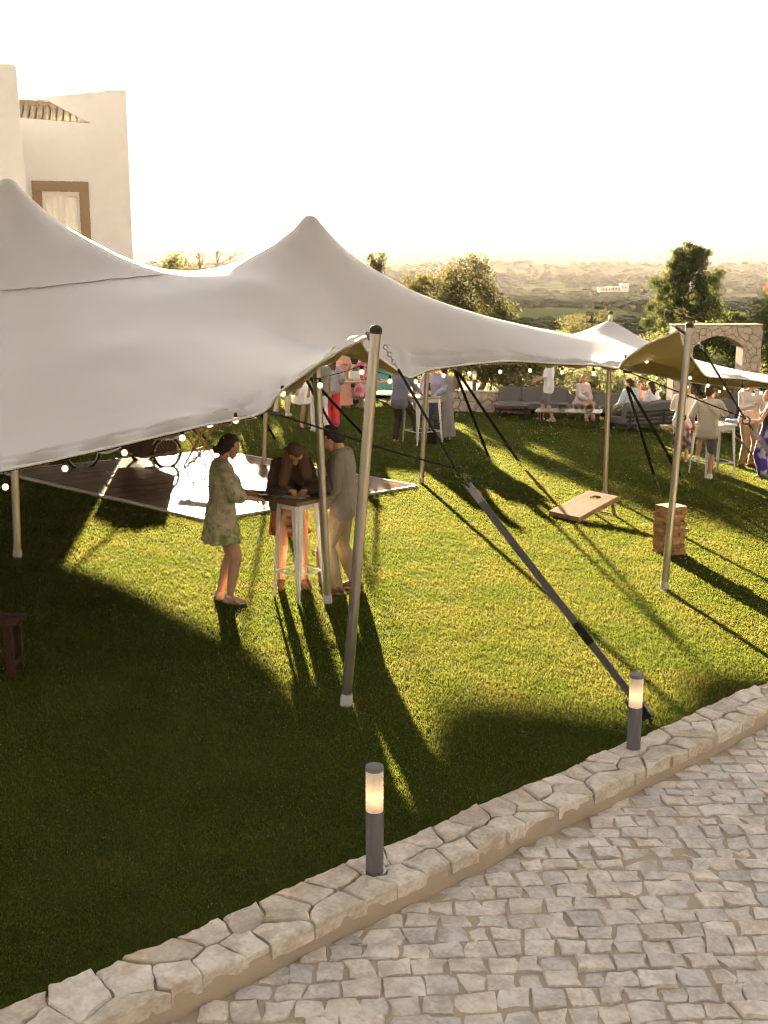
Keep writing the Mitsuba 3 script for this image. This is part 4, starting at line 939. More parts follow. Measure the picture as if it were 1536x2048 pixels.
# ------------------------------------------------------------------ rubble masonry: irregular stones proud of a mortar core
def masonry(k, poly, O3, U, V_, Nrm, size, seed, core_t, mat='wall_stone', lim=300):
    """fills an outline in the (U, V) plane with stones; the mortar core lies core_t behind the face"""
    r = np.random.RandomState(seed); O3, U, V_, Nrm = (np.asarray(q, float) for q in (O3, U, V_, Nrm))
    x0, y0, x1, y1 = poly.bounds
    cells = []
    for i in np.arange(x0 - size, x1 + size, size * 1.2):
        for j in np.arange(y0 - size, y1 + size, size):
            cells.append((i + r.uniform(-.55, .55) * size + (0.6 * size if int(round(j / size)) % 2 else 0), j + r.uniform(-.42, .42) * size))
    vr = Voronoi(np.array(cells)); n = 0
    for i in range(len(cells)):
        reg = vr.regions[vr.point_region[i]]
        if -1 in reg or not reg: continue
        pg = Polygon(vr.vertices[reg]).intersection(poly)
        if pg.geom_type != 'Polygon' or pg.area < size * size * 0.05: continue
        pg = pg.buffer(-size * 0.045).simplify(size * 0.03)
        if pg.geom_type != 'Polygon' or pg.is_empty: continue
        e = np.array(pg.exterior.coords)[:-1]; m = len(e); c = e.mean(0)
        if m < 3: continue
        h = 0.028 + r.uniform(-.010, .014); ins = c + (e - c) * 0.86
        to3 = lambda q, d: O3 + q[:, :1] * U + q[:, 1:2] * V_ + np.reshape(d, (-1, 1)) * Nrm
        Vv = np.vstack([to3(e, np.full(m, -0.03)), to3(e, np.full(m, h * 0.6)), to3(ins, h + r.normal(0, .004, m)), to3(c[None], [h + .004])]); f = []
        for q in (0, 1):
            for j in range(m):
                i2 = (j + 1) % m; f += [[q * m + j, q * m + i2, (q + 1) * m + i2], [q * m + j, (q + 1) * m + i2, (q + 1) * m + j]]
        f += [[2 * m + j, 2 * m + (j + 1) % m, 3 * m] for j in range(m)]
        part(k, 'stone', trimesh.Trimesh(Vv, np.array(f), process=False), mat); n += 1
    return n
ac = thing('stone_arch', 'free standing beige rubble stone arch at right behind the seated guests', 'arch')
aO = np.array([8.24, 32.0, G(9.5, 32.3) - 0.1]); aU = unit([1.0, 0.10, 0]); aN = np.array([aU[1], -aU[0], 0.0]); aT = 0.5
Wd, Hh = 2.52, 2.97
opening = Polygon([(0.54, -0.2), (0.54, 2.36)] + [(0.54 + 1.47 * t, 2.36 + 0.31 * (1 - (2 * t - 1) ** 2)) for t in np.linspace(0.04, 0.96, 12)] + [(2.01, 2.36), (2.01, -0.2)])
arch_poly = shapely.box(0, 0, Wd, Hh).difference(opening)
cm = trimesh.creation.extrude_polygon(arch_poly, aT, engine='earcut'); v = np.asarray(cm.vertices)
part(ac, 'mortar_core', trimesh.Trimesh(aO + v[:, :1] * aU + v[:, 1:2] * np.array([0, 0, 1.0]) - v[:, 2:3] * aN, cm.faces, process=False), 'paint', color=(0.19, 0.15, 0.11))
masonry(ac, arch_poly, aO, aU, (0, 0, 1), aN, 0.20, 3, 0)
masonry(ac, shapely.box(0, 0, aT, Hh), aO + aU * Wd, -aN, (0, 0, 1), aU, 0.21, 4, 0)
part(ac, 'coping', bbox_(aO + aU * Wd / 2 - aN * aT / 2 + [0, 0, Hh + 0.018], (Wd + 0.05, aT + 0.05, 0.034), rz=math.atan2(aU[1], aU[0]), ch=0.01), 'wall_stone')

rwl = thing('retaining_wall', 'low rubble stone wall at the rear edge of the lawn under the trees', 'wall')
def wall_run(k, a, b, h, t, size, seed):
    a, b = np.array([*a, G(*a) - 0.05]), np.array([*b, G(*b) - 0.05]); U = unit(b - a); L = np.linalg.norm(b - a); Nn = np.array([U[1], -U[0], 0.0]); Nn = unit(Nn)
    m = trimesh.creation.extrude_polygon(shapely.box(0, 0, L, h), t, engine='earcut'); v = np.asarray(m.vertices); Z = np.array([0, 0, 1.0])
    part(k, 'mortar_core', trimesh.Trimesh(a + v[:, :1] * U + v[:, 1:2] * Z - v[:, 2:3] * Nn, m.faces, process=False), 'paint', color=(0.16, 0.125, 0.09))
    masonry(k, shapely.box(0, 0, L, h), a, U, (0, 0, 1), Nn, size, seed, 0)
    for i in range(int(L / 0.42)):
        c = a + U * (0.21 + 0.42 * i) - Nn * t / 2 + Z * (h + 0.02)
        part(k, 'coping_stone', bbox_(c, (0.40, t + 0.06, 0.05), rz=math.atan2(U[1], U[0]), ch=0.015), 'wall_stone')
wall_run(rwl, (0.9, 32.2), (4.3, 32.75), 0.62, 0.35, 0.26, 8)
wall_run(rwl, (9.4, 33.6), (14.0, 33.9), 0.45, 0.35, 0.28, 9)
pth = Polygon([(7.6, 30.2), (13, 30.6), (13, 33.0), (7.9, 32.4)])
structure('garden_path', drape(pth, 0.008, 1), 'paint', color=(0.40, 0.27, 0.20))

# ------------------------------------------------------------------ vegetation
def leaves(clumps, n, size, aspect, seed, pal, up=0.0, spread=1.0, shell=0.5, bend=0.0):
    """leaf faces through clumps (x, y, z, rx, ry, rz): small bent diamonds in random poses, toned leaf by leaf"""
    r = np.random.RandomState(seed); C = np.asarray(clumps, float); w = (C[:, 3] * C[:, 4] * C[:, 5]) ** 0.7; idx = r.choice(len(C), n, p=w / w.sum())
    d = r.normal(0, 1, (n, 3)); d /= np.linalg.norm(d, axis=1, keepdims=True); rad = r.rand(n, 1) ** shell
    p = C[idx, :3] + d * rad * C[idx, 3:] * spread
    t = r.normal(0, 1, (n, 3)) + d * 0.7; t[:, 2] += up; t /= np.linalg.norm(t, axis=1, keepdims=True)
    s = np.cross(t, r.normal(0, 1, (n, 3))); s /= np.linalg.norm(s, axis=1, keepdims=True)
    L = (size * r.uniform(0.6, 1.35, n))[:, None]; W = L * aspect
    V_ = np.stack([p - t * L / 2, p + s * W / 2 + t * L * 0.05, p + t * L / 2, p - s * W / 2 + t * L * 0.05], 1).reshape(-1, 3)
    b = np.arange(n) * 4; F_l = np.vstack([np.stack([b, b + 1, b + 2], 1), np.stack([b, b + 2, b + 3], 1)])
    pal = np.asarray(pal, float); cl = r.randint(0, len(pal), len(C)); k = np.where(r.rand(n) < 0.6, cl[idx], r.randint(0, len(pal), n))
    c = pal[k] * r.uniform(0.75, 1.25, (n, 1))
    return (V_, F_l), np.repeat(c, 4, 0)
def limb_mesh(base, crown, r, seed, nl=5):
    g = np.random.RandomState(seed); base = np.asarray(base, float); crown = np.asarray(crown, float); out = []
    fork = base + (crown - base) * 0.45 + g.normal(0, 0.08, 3)
    out.append(tube(spline([base - [0, 0, .1], base + (fork - base) * .5 + g.normal(0, .06, 3), fork], 4), np.linspace(r, r * 0.7, 9), 7))
    for i in range(nl):
        a = g.uniform(0, 6.28); e = crown + np.array([math.cos(a), math.sin(a), g.uniform(-.2, .8)]) * np.linalg.norm(crown - base) * 0.35
        out.append(tube(spline([fork, (fork + e) / 2 + g.normal(0, .1, 3), e], 4), np.linspace(r * 0.55, r * 0.1, 9), 6))
    return trimesh.util.concatenate(out)
OLIVE = [(0.078, 0.080, 0.030), (0.10, 0.098, 0.042), (0.056, 0.056, 0.020), (0.115, 0.10, 0.047)]
DARK = [(0.06, 0.085, 0.022), (0.08, 0.105, 0.03), (0.045, 0.062, 0.018), (0.11, 0.125, 0.04)]
BRIGHT = [(0.11, 0.17, 0.02), (0.15, 0.20, 0.03), (0.08, 0.12, 0.015)]
SILVER = [(0.19, 0.21, 0.12), (0.26, 0.27, 0.155), (0.14, 0.16, 0.07), (0.20, 0.20, 0.085)]
DRY = [(0.22, 0.17, 0.08), (0.17, 0.14, 0.06), (0.27, 0.21, 0.11)]
RED = [(0.20, 0.065, 0.03), (0.16, 0.075, 0.03), (0.06, 0.07, 0.02)]
def gz(x, y): return float(G(x, y)) if y < 40 else float(terrain_z(x, y))
def clumps_for(c, rx, rz, n, seed, cs=0.38):
    g = np.random.RandomState(seed); out = []
    for i in range(n):
        d = g.normal(0, 1, 3); d /= np.linalg.norm(d); q = g.rand() ** 0.45
        s = cs * g.uniform(0.6, 1.3)
        out.append((c[0] + d[0] * rx * q, c[1] + d[1] * rx * q, c[2] + d[2] * rz * q, rx * s, rx * s, rz * s * 0.9))
    return out
def tree(name, label, x, y, zc, rx, rz, n, size, pal, seed, group=None, nc=26, cs=0.33, aspect=0.42, trunk=0.12, cat='tree', up=0.0, extra=()):
    k = thing(name, label, cat, group); z0 = gz(x, y)
    cl = clumps_for((x, y, zc), rx, rz, nc, seed, cs) + list(extra)
    part(k, 'trunk', limb_mesh((x, y, z0 - 0.1), (x + 0.1, y, zc), trunk, seed), 'paint', color=(0.15, 0.095, 0.055), smooth=True)
    m, c = leaves(cl, n, size, aspect, seed + 1, pal, up)
    scene[k + '__crown'] = mikit.ply(m, 'leaf', color=c)
    return k
# trees along the rear edge
tree('olive_tree', 'big grey green olive tree rising above the right slope of the tent', 2.45, 38.5, 1.75, 1.95, 1.75, 30000, 0.115, OLIVE, 1, nc=100, cs=0.24, trunk=0.16,
     extra=[(0.95, 38.4, 2.6, .32, .32, .5), (0.75, 38.4, 3.0, .2, .2, .35), (1.2, 38.4, 3.1, .22, .22, .3), (3.15, 38.5, 3.55, .5, .5, .42), (2.9, 38.5, 3.75, .25, .25, .3)])
tree('olive_tree', 'lower olive tree on the right flank of the big olive tree', 4.05, 37.8, 0.75, 1.15, 1.15, 13000, 0.11, OLIVE, 2, nc=34, cs=0.28)
tree('olive_tree', 'olive tree with pale trunks standing behind the low rubble wall', 3.0, 35.6, 0.7, 1.5, 0.75, 3000, 0.11, OLIVE, 3, nc=30, trunk=0.11)
tree('slender_tree', 'small loose tree peeping over the tent between its peak and the big olive tree', -0.35, 46.0, 3.05, 0.60, 1.15, 1700, 0.14, OLIVE, 4, nc=16, cs=0.36, trunk=0.06)
tree('bright_shrub', 'sunlit yellow green shrub above the right part of the tent', 5.65, 36.3, 0.72, 0.85, 0.58, 4200, 0.13, BRIGHT, 5, nc=22, cat='shrub', trunk=0.05)
tree('round_tree', 'rounded olive green tree just left of the peak of the far right pole', 11.4, 62.0, -0.2, 2.1, 1.45, 7000, 0.17, OLIVE, 6, nc=34)
tree('round_tree', 'small rounded tree between the far right pole and the pine', 14.2, 55.0, -1.2, 1.5, 1.0, 4000, 0.16, OLIVE, 16, nc=24)
def pine(label, x, y, top, w, seed, n):
    k = thing('pine_tree', label, 'pine tree'); z0 = gz(x, y); H = top - z0; g = np.random.RandomState(seed); cl = []
    part(k, 'trunk', [tube(spline([(x, y, z0 - .1), (x + .08, y, z0 + H * .4), (x - .04, y, z0 + H * .75), (x, y, top - .4)], 5), np.linspace(.17, .04, 16), 8)], 'paint', color=(0.14, 0.085, 0.05), smooth=True)
    br = []
    for i in range(46):
        f = 0.20 + 0.78 * (i / 46) ** 0.9; a = i * 2.4 + g.uniform(-.4, .4); R = w * (1.05 - 0.25 * abs(f - 0.5) * 2 - 0.45 * max(0, f - 0.72) / 0.28) * g.uniform(0.65, 1.08)
        b = np.array([x, y, z0 + H * (f - 0.10)]); e = np.array([x + R * math.cos(a), y + R * math.sin(a), z0 + H * f + 0.05])
        br.append(tube(spline([b, (b + e) / 2 - [0, 0, .12], e], 3), np.linspace(.045, .012, 7), 5))
        for q in (0.5, 0.75, 1.0):
            c = b + (e - b) * q; s = g.uniform(.2, .34) * w / 1.3
            cl.append((c[0] + g.normal(0, .1), c[1] + g.normal(0, .1), c[2] + .1 + g.normal(0, .06), s, s, s * 0.85))
    part(k, 'branches', br, 'paint', color=(0.12, 0.075, 0.045), smooth=True)
    m, c = leaves(cl, n, 0.20, 0.14, seed, [(0.058, 0.075, 0.025), (0.08, 0.095, 0.032), (0.042, 0.055, 0.018), (0.098, 0.10, 0.036)], up=0.9)
    scene[k + '__crown'] = mikit.ply(m, 'leaf', color=c)
pine('tall dark green pine tree rising behind the left end of the stone arch', 11.3, 42.5, 4.35, 1.35, 21, 34000)
pine('small young pine tree to the right of the tall pine', 13.7, 44.5, 1.75, 0.85, 22, 11000)
tree('dense_tree', 'dense dark tree seen through the opening of the stone arch', 10.4, 36.8, 0.35, 1.45, 1.35, 15000, 0.12, DARK, 31, nc=36, trunk=0.1)
tree('dense_tree', 'dark green tree at the right frame edge behind the stone arch', 13.4, 37.2, 1.1, 1.55, 1.75, 17000, 0.12, DARK, 32, nc=40, trunk=0.12)
tree('red_leaved_tree', 'tree with rusty red top at the upper right edge', 14.3, 40.5, 2.1, 0.85, 0.9, 3000, 0.13, RED, 33, nc=18, trunk=0.07)
tree('green_shrub', 'light green leafy shrub inside the right of the arch opening', 10.55, 34.6, -0.15, 0.62, 0.85, 2600, 0.11, SILVER, 34, nc=16, cat='shrub', trunk=0.03)
tree('green_shrub', 'green shrub between the pine and the peak of the far pole', 8.9, 41.0, -0.3, 1.2, 0.9, 4000, 0.12, OLIVE, 35, nc=22, cat='shrub', trunk=0.04)
tree('garden_tree', 'dark green tree behind the hedge, below the rounded trees of the slope', 6.9, 41.5, -0.15, 1.35, 1.0, 8000, 0.12, DARK, 51, nc=28)
tree('garden_tree', 'olive green tree behind the hedge, right of the bright shrub', 8.2, 45.5, -0.35, 1.5, 1.05, 8000, 0.13, OLIVE, 52, nc=28)
tree('garden_tree', 'olive green tree behind the bright yellow green shrub', 5.1, 43.5, 0.15, 1.4, 1.05, 8000, 0.12, OLIVE, 53, nc=28)
tree('garden_tree', 'dark tree behind the hedge, just left of the tall pine', 10.0, 39.5, -0.2, 1.0, 0.9, 6000, 0.12, DARK, 54, nc=22)
# the row hidden behind the tent, whose tops show between its two peaks
tree('garden_tree', 'leafy shrub top showing over the tent saddle beside the white house', -7.0, 39.0, 2.5, 1.15, 1.45, 5000, 0.13, OLIVE, 41, nc=24)
tree('garden_tree', 'leafy shrub top showing over the tent where its saddle is lowest', -5.35, 39.5, 2.1, 1.35, 1.15, 5000, 0.13, OLIVE, 42, nc=24)
tree('garden_tree', 'leafy shrub top showing over the tent just left of the front peak', -4.25, 40.5, 2.6, 1.15, 1.15, 5000, 0.13, OLIVE, 43, nc=22)
tree('garden_tree', 'tree hidden by the tent whose foliage shows under the front hem', -0.6, 37.6, 1.0, 1.9, 1.4, 3200, 0.13, OLIVE, 44, nc=30)
rg = np.random.RandomState(9)
for (x, zt) in ((-6.35, 4.25), (-5.75, 4.4), (-5.3, 4.1)):
    k = thing('bare_shrub', {-6.35: 'left bare twiggy shrub above the tent saddle', -5.75: 'tallest bare twiggy shrub, in the middle above the tent saddle', -5.3: 'right bare twiggy shrub above the tent saddle'}[x], 'shrub')
    tw = []; b = np.array([x, 39.2, 1.2])
    part(k, 'stem', tube(spline([(x, 39.2, gz(x, 39.2)), b, (x + .05, 39.2, zt - .7)], 4), np.linspace(.05, .02, 9), 6), 'paint', color=(0.13, 0.08, 0.045))
    for i in range(14):
        e = np.array([x + .05, 39.2, zt - .9 + .05 * i]); d = np.array([rg.normal(0, .3), rg.normal(0, .3), rg.uniform(.25, .55)])
        tw.append(tube([e - [0, 0, .1], e + d * .5 + rg.normal(0, .03, 3), e + d], [0.014, .009, .005], 4))
    part(k, 'twigs', tw, 'paint', color=(0.15, 0.09, 0.05))
hg = thing('hedge', 'silvery green clipped hedge behind the sofas', 'hedge')
hc = [(x + rg.normal(0, .1), 36.2 + rg.normal(0, .35) - 0.03 * (x - 5), G(x, 36) + z + rg.normal(0, .08), .34, .34, .30) for x in np.arange(3.3, 12.6, 0.30) for z in (0.2, .55, .9, 1.18)]
m, c = leaves(hc, 24000, 0.10, 0.4, 77, SILVER, up=0.8); scene[hg + '__foliage'] = mikit.ply(m, 'leaf', color=c)
part(hg, 'stems', [cyl((x, 36.2, G(x, 36.2)), (x + .1, 36.2, G(x, 36.2) + .9), .025, n=5) for x in np.arange(3.4, 12.5, .45)], 'paint', color=(0.12, 0.08, 0.05))
dg = [(x, 33.2 + rg.normal(0, .3), G(x, 33.2) + rg.uniform(.2, .9), .16, .16, .28) for x in np.concatenate([rg.uniform(9.6, 10.6, 18), rg.uniform(11.0, 13.2, 26)])]
m, c = leaves(dg, 5000, 0.15, 0.10, 78, DRY, up=1.6); scene['dry_grass'] = mikit.ply(m, 'leaf', color=c)
labels['dry_grass'] = {'label': 'tall dry straw coloured grass heads beside the arch', 'category': 'grass', 'kind': 'stuff'}

# ------------------------------------------------------------------ the plain: scrub, village, turbines
r = np.random.RandomState(31); ico = trimesh.creation.icosphere(1); iv, if_ = np.asarray(ico.vertices), np.asarray(ico.faces)
NS = 9500; ang = r.uniform(-0.42, 0.42, NS * 3); rad = 50 * (3000 / 50) ** (r.rand(NS * 3) ** 0.8); rad[::6] = r.uniform(3300, 5150, len(rad[::6])); x, y = rad * np.sin(ang), rad * np.cos(ang)
den = meshkit.fbm(np.stack([x / 90, y / 160, x * 0], 1), 4, 0); ok = (den + 0.12 * r.rand(len(x))) > np.where(rad < 500, 0.40, 0.46)
x, y = x[ok][:NS], y[ok][:NS]; rad = np.hypot(x, y); n = len(x); s = r.uniform(0.8, 2.1, n) * np.clip(rad / 420, 0.45, 4.0); z = terrain_z(x, y)
V_, F_l, C_l = [], [], []
jit = 1 + 0.45 * (r.rand(40, len(iv), 1) - 0.5)
for i in range(n):
    b = iv * jit[i % 40] * [s[i] * r.uniform(.9, 1.6), s[i], s[i] * r.uniform(.45, .75)]
    V_.append(b + [x[i], y[i], z[i] + s[i] * .25]); F_l.append(if_ + i * len(iv)); C_l.append(np.array([[0.019, 0.028, 0.011], [0.026, 0.034, 0.014], [0.015, 0.022, 0.009]])[r.randint(3)] * r.uniform(.8, 1.2, (len(iv), 1)))
scene['scrubland'] = mikit.ply((np.vstack(V_), np.vstack(F_l)), 'matte', color=np.vstack(C_l))
labels['scrubland'] = {'label': 'dark evergreen scrub scattered over the hazy plain', 'category': 'scrub', 'kind': 'stuff'}
# leafier bushes on the first slopes below the garden
bc = []
for i in range(760):
    a, q = r.uniform(-.40, .42), 54 * (170 / 54) ** r.rand(); xx, yy = q * math.sin(a), q * math.cos(a); h = r.uniform(.5, 1.5) * (q / 90) ** .5
    bc.append((xx, yy, float(terrain_z(xx, yy)) + h * .4, h * 1.3, h * 1.3, h))
m, c = leaves(bc, 70000, 0.36, 0.5, 79, OLIVE + [(0.12, 0.105, 0.045)], shell=0.35); scene['hillside_bushes'] = mikit.ply(m, 'leaf', color=c)
labels['hillside_bushes'] = {'label': 'bushes on the slope falling away below the garden', 'category': 'bushes', 'kind': 'stuff'}
vz = 0.3
for i, (xo, yo, w, d, h, lab) in enumerate([(-7.5, 0, 9, 8, 3.2, 'left and lowest white building of the far village'), (1.5, 8, 9, 9, 4.2, 'middle white building of the far village'), (9, 4, 6, 8, 6.4, 'right and tallest white building of the far village')]):
    k = thing('village_house', lab, 'house'); bx, by = 181 + xo, 900 + yo; zb = -6.2
    part(k, 'wall', bbox_((bx, by, zb + h / 2), (w, d, h), ch=0.05), 'paint', color=(0.70, 0.67, 0.62))
    part(k, 'roof', bbox_((bx, by, zb + h + 0.2), (w + .4, d + .4, 0.4), ch=0.1), 'paint', color=(0.55, 0.5, 0.44))
    for j in range(int(w / 2.2)): part(k, 'window', box((bx - w / 2 + 1.2 + 2.2 * j, by - d / 2 - 0.02, zb + h * .6), (1.0, 0.1, 1.2)), 'paint', color=(0.08, 0.08, 0.09))
for (px, d, hh, ph, lab) in ((0.1272, 5000.0, 76.0, 0.25, 'nearer and larger white wind turbine on the far ridge'), (0.0768, 6200.0, 74.0, 0.9, 'fainter white wind turbine on the far ridge, left of the other')):
    k = thing('wind_turbine', lab, 'wind turbine'); X = px * d * 0.98; zb = float(terrain_z(X, d)) - 2
    part(k, 'tower', tube([(X, d, zb), (X, d, zb + hh)], [2.8, 1.7], 10), 'paint', color=(0.75, 0.74, 0.72), smooth=40)
    part(k, 'nacelle', bbox_((X, d, zb + hh + 1.2), (4, 10, 4), ch=0.6), 'paint', color=(0.75, 0.74, 0.72))
    for j in range(3):
        a = ph + j * 2 * math.pi / 3; e = np.array([math.sin(a), 0, math.cos(a)]); o = np.array([X, d - 6.2, zb + hh + 1.2])
        part(k, 'blade', tube([o, o + e * 8, o + e * 44], [1.0, 2.0, 0.5], 6), 'paint', color=(0.75, 0.74, 0.72))
    part(k, 'hub', trimesh.creation.icosphere(2, 2.0).apply_translation((X, d - 6.2, zb + hh + 1.2)), 'paint', color=(0.75, 0.74, 0.72))

# ------------------------------------------------------------------ the air
scene['air'] = {'type': 'homogeneous', 'albedo': {'type': 'rgb', 'value': [0.95, 0.94, 0.92]}, 'sigma_t': {'type': 'rgb', 'value': [HAZE, HAZE, HAZE]}}
scene['haze'] = {'type': 'cube', 'to_world': T().translate([0, 4000, 110]).scale([9500, 13500, 330]), 'bsdf': {'type': 'null'}, 'interior': {'type': 'ref', 'id': 'air'}}
labels['haze'] = {'label': 'warm evening haze over the plain', 'category': 'haze', 'kind': 'stuff'}
scene['camera']['medium'] = {'type': 'ref', 'id': 'air'}

# ------------------------------------------------------------------ people
def _sph(n=6):
    s = trimesh.creation.icosphere(1); return np.asarray(s.vertices)
_SP = _sph()
def hullp(*balls):
    """hull of spheres (x, y, z, r)"""
    return m3.Manifold.hull_points(np.vstack([_SP * b[3] + np.asarray(b[:3], float) for b in balls]))
def blend(parts_, res, it=6):
    m = m3.Manifold.batch_boolean(parts_, m3.OpType.Add).refine_to_length(res).to_mesh()
    t = trimesh.Trimesh(np.array(m.vert_properties[:, :3]), np.array(m.tri_verts), process=False)
    trimesh.smoothing.filter_taubin(t, lamb=0.5, nu=0.52, iterations=it)
    return t
def rotx(a): c, s = math.cos(a), math.sin(a); return np.array([[1, 0, 0], [0, c, -s], [0, s, c]])
def rotz(a): c, s = math.cos(a), math.sin(a); return np.array([[c, -s, 0], [s, c, 0], [0, 0, 1.0]])
def ik(a, b, l1, l2, pole):
    """middle joint of a two-bone limb; the end is pulled in if out of reach"""
    a, b = np.asarray(a, float), np.asarray(b, float); d = b - a; L = np.linalg.norm(d); u = d / max(L, 1e-6); L = min(L, (l1 + l2) * 0.995); b = a + u * L
    x = (l1 * l1 - l2 * l2 + L * L) / (2 * L); h = math.sqrt(max(l1 * l1 - x * x, 1e-6)); p = np.asarray(pole, float); p = unit(p - u * np.dot(p, u))
    return a + u * x + p * h, b
SKIN = np.array([0.46, 0.27, 0.18])
PEOPLE = {}
def person(label, x, y, yaw, h=1.74, lean=0.0, twist=0.0, head=(0.0, 0.0), hands=((-.26, .05, .86), (.26, .05, .86)), feet=((-.10, 0, .08), (.10, 0, .08)), hip=0.945, fem=False, skin=SKIN, hair='short', hcol=(0.035, 0.02, 0.012),
           top=((0.4, 0.4, 0.4), 1.0, .02), tlow=0.93, bottom=('trousers', (0.1, 0.1, 0.12)), shoes=(0.1, 0.07, 0.05), res=0.03, curl=0.9, hroll=0.0, dz=0.0, barefoot=False, toes=(0.0, 0.0), group=None, knees=(None, None), off=(0, 0)):
    k = thing('person', label, 'person', group); s = h / 1.75
    base = np.array([x, y, G(x, y) + dz]); Rz = rotz(math.radians(yaw))
    W = lambda p: base + (np.asarray(p, float) * s) @ Rz.T
    Hc = np.array([off[0], off[1], hip]); sw = 0.158 if fem else 0.178; g = 0.9 if fem else 1.0
    RU = rotz(math.radians(twist)) @ rotx(-math.radians(lean))
    U = lambda p: Hc + RU @ (np.asarray(p, float) - [0, 0, 0.945])
    RH = RU @ rotz(math.radians(head[1])) @ rotx(-math.radians(head[0])); nt = U((0, .005, 1.53)); hc = nt + RH @ np.array([0, .028, .105])
    Hd = lambda p: hc + RH @ np.asarray(p, float)
    B = lambda p, r: (*p, r)
    sh = [U((-sw, -.01, 1.425)), U((sw, -.01, 1.425))]; el, wr = [], []
    for i in (0, 1):
        sg = -1 if i == 0 else 1; e, w_ = ik(sh[i], hands[i], .285, .255, RU @ np.array([sg * .55, -.6, -.55])); el.append(e); wr.append(w_)
    hp = [Hc + [-.088, 0, -.03], Hc + [.088, 0, -.03]]; kn, an = [], []
    for i in (0, 1):
        q, a = ik(hp[i], feet[i], .44, .43, knees[i] if knees[i] is not None else (.05 * (2 * i - 1), 1, .15)); kn.append(q); an.append(a)
    torso = lambda a: [hullp(*[B(Hc + [sx * .085, -.005, -.02], .112 * (1.04 if fem else 1) + a) for sx in (-1, 1)], *[B(U((sx * .068 * g, 0, 1.10)), .098 * g + a) for sx in (-1, 1)]),
                       hullp(*[B(U((sx * .068 * g, 0, 1.10)), .098 * g + a) for sx in (-1, 1)], *[B(U((sx * .095 * g, .005, 1.29)), .112 * g + a) for sx in (-1, 1)]),
                       hullp(*[B(U((sx * .095 * g, .005, 1.29)), .112 * g + a) for sx in (-1, 1)], *[B(U((sx * (sw - .05), -.012, 1.405)), .072 + a) for sx in (-1, 1)], B(U((0, -.012, 1.44)), .07 + a * .5))] + \
                      ([hullp(B(U((sx * .075, .085, 1.275)), .062 + a), B(U((sx * .07, .02, 1.33)), .07 + a)) for sx in (-1, 1)] if fem else [])
    ra = (.050, .040, .027) if not fem else (.044, .034, .023)
    def arm(i, a, f=2.0):
        P = [sh[i], el[i], wr[i]]; out = []
        for j in (0, 1):
            t = min(max(f - j, 0), 1)
            if t > 0:
                e = P[j] + (P[j + 1] - P[j]) * t; r1 = ra[j] + (ra[j + 1] - ra[j]) * t; out.append(hullp(B(P[j], ra[j] + a), B(P[j] + (e - P[j]) * .4, (ra[j] * .6 + r1 * .4) * 1.06 + a), B(e, r1 + a)))
        return out
    rl = (.088, .057, .038)
    def leg(i, a, f=2.0, a2=None):
        P = [hp[i], kn[i], an[i]]; out = []; a2 = a if a2 is None else a2
        for j in (0, 1):
            t = min(max(f - j, 0), 1)
            if t > 0:
                e = P[j] + (P[j + 1] - P[j]) * t; r1 = rl[j] + (rl[j + 1] - rl[j]) * t; bb = [B(P[j], rl[j] + a + (a2 - a) * j / 2), B(e, r1 + a + (a2 - a) * (j + t) / 2)]
                if j == 1 and t > .4:
                    c = P[1] + (P[2] - P[1]) * .3; u_ = unit(P[2] - P[1]); bk_ = unit(np.array([0, -1, 0]) - u_ * -u_[1]); bb.append(B(c + bk_ * .016, .052 + a))
                if j == 0: bb.append(B(P[0] + (e - P[0]) * .5 + [0, .01, 0], (rl[0] + r1) / 2 * 1.02 + a))
                out.append(hullp(*bb))
        return out
    foot = []; fdir = []
    for i in (0, 1):
        sg = -1 if i == 0 else 1; q = unit(an[i] - kn[i]); fw = unit(np.array([sg * math.sin(math.radians(12)), math.cos(math.radians(12)), -math.tan(math.radians(toes[i]))])); fdir.append(fw)
        foot.append(hullp(B(an[i], .036), B(an[i] - fw * .045 + [0, 0, -.042], .030), B(an[i] + fw * .09 + [0, 0, -.045], .030), B(an[i] + fw * .155 + [0, 0, -.055], .020)))
    hand_ = []
    for i in (0, 1):
        sg = -1 if i == 0 else 1; d = unit(wr[i] - el[i]); up = np.array([0, 0, 1.0]) if abs(d[2]) < .8 else np.array([0, 1.0, 0]); sd = unit(np.cross(d, up)); nn = np.cross(sd, d); cv = -nn if abs(d[2]) < .8 else nn
        c = wr[i]; z_ = 0.88 if fem else 1.0
        hand_.append(hullp(B(c, .024 * z_), *[B(c + d * .085 * z_ + sd * q * .030 * z_, .0125 * z_) for q in (-1, 1)], *[B(c + d * .035 + sd * q * .022, .015 * z_) for q in (-1, 1)]))
        for j, (q, L) in enumerate(((-1, .062), (-.34, .078), (.34, .072), (1, .055))):
            a0 = c + d * .085 * z_ + sd * q * .029 * z_; c1 = curl * (0.75 + .1 * j); a1 = a0 + (d * math.cos(c1 * .6) + cv * math.sin(c1 * .6)) * L * .52 * z_; a2 = a1 + (d * math.cos(c1 * 1.6) + cv * math.sin(c1 * 1.6)) * L * .5 * z_
            hand_ += [hullp(B(a0, .0095 * z_), B(a1, .0088 * z_)), hullp(B(a1, .0088 * z_), B(a2, .0072 * z_))]
        t0 = c + d * .03 - sd * sg * .024; t1 = t0 + (d * .5 - sd * sg * .55 + cv * .5) * .045; hand_ += [hullp(B(t0, .0125), B(t1, .0105)), hullp(B(t1, .0105), B(t1 + (d * .75 + cv * .6) * .032, .0085))]
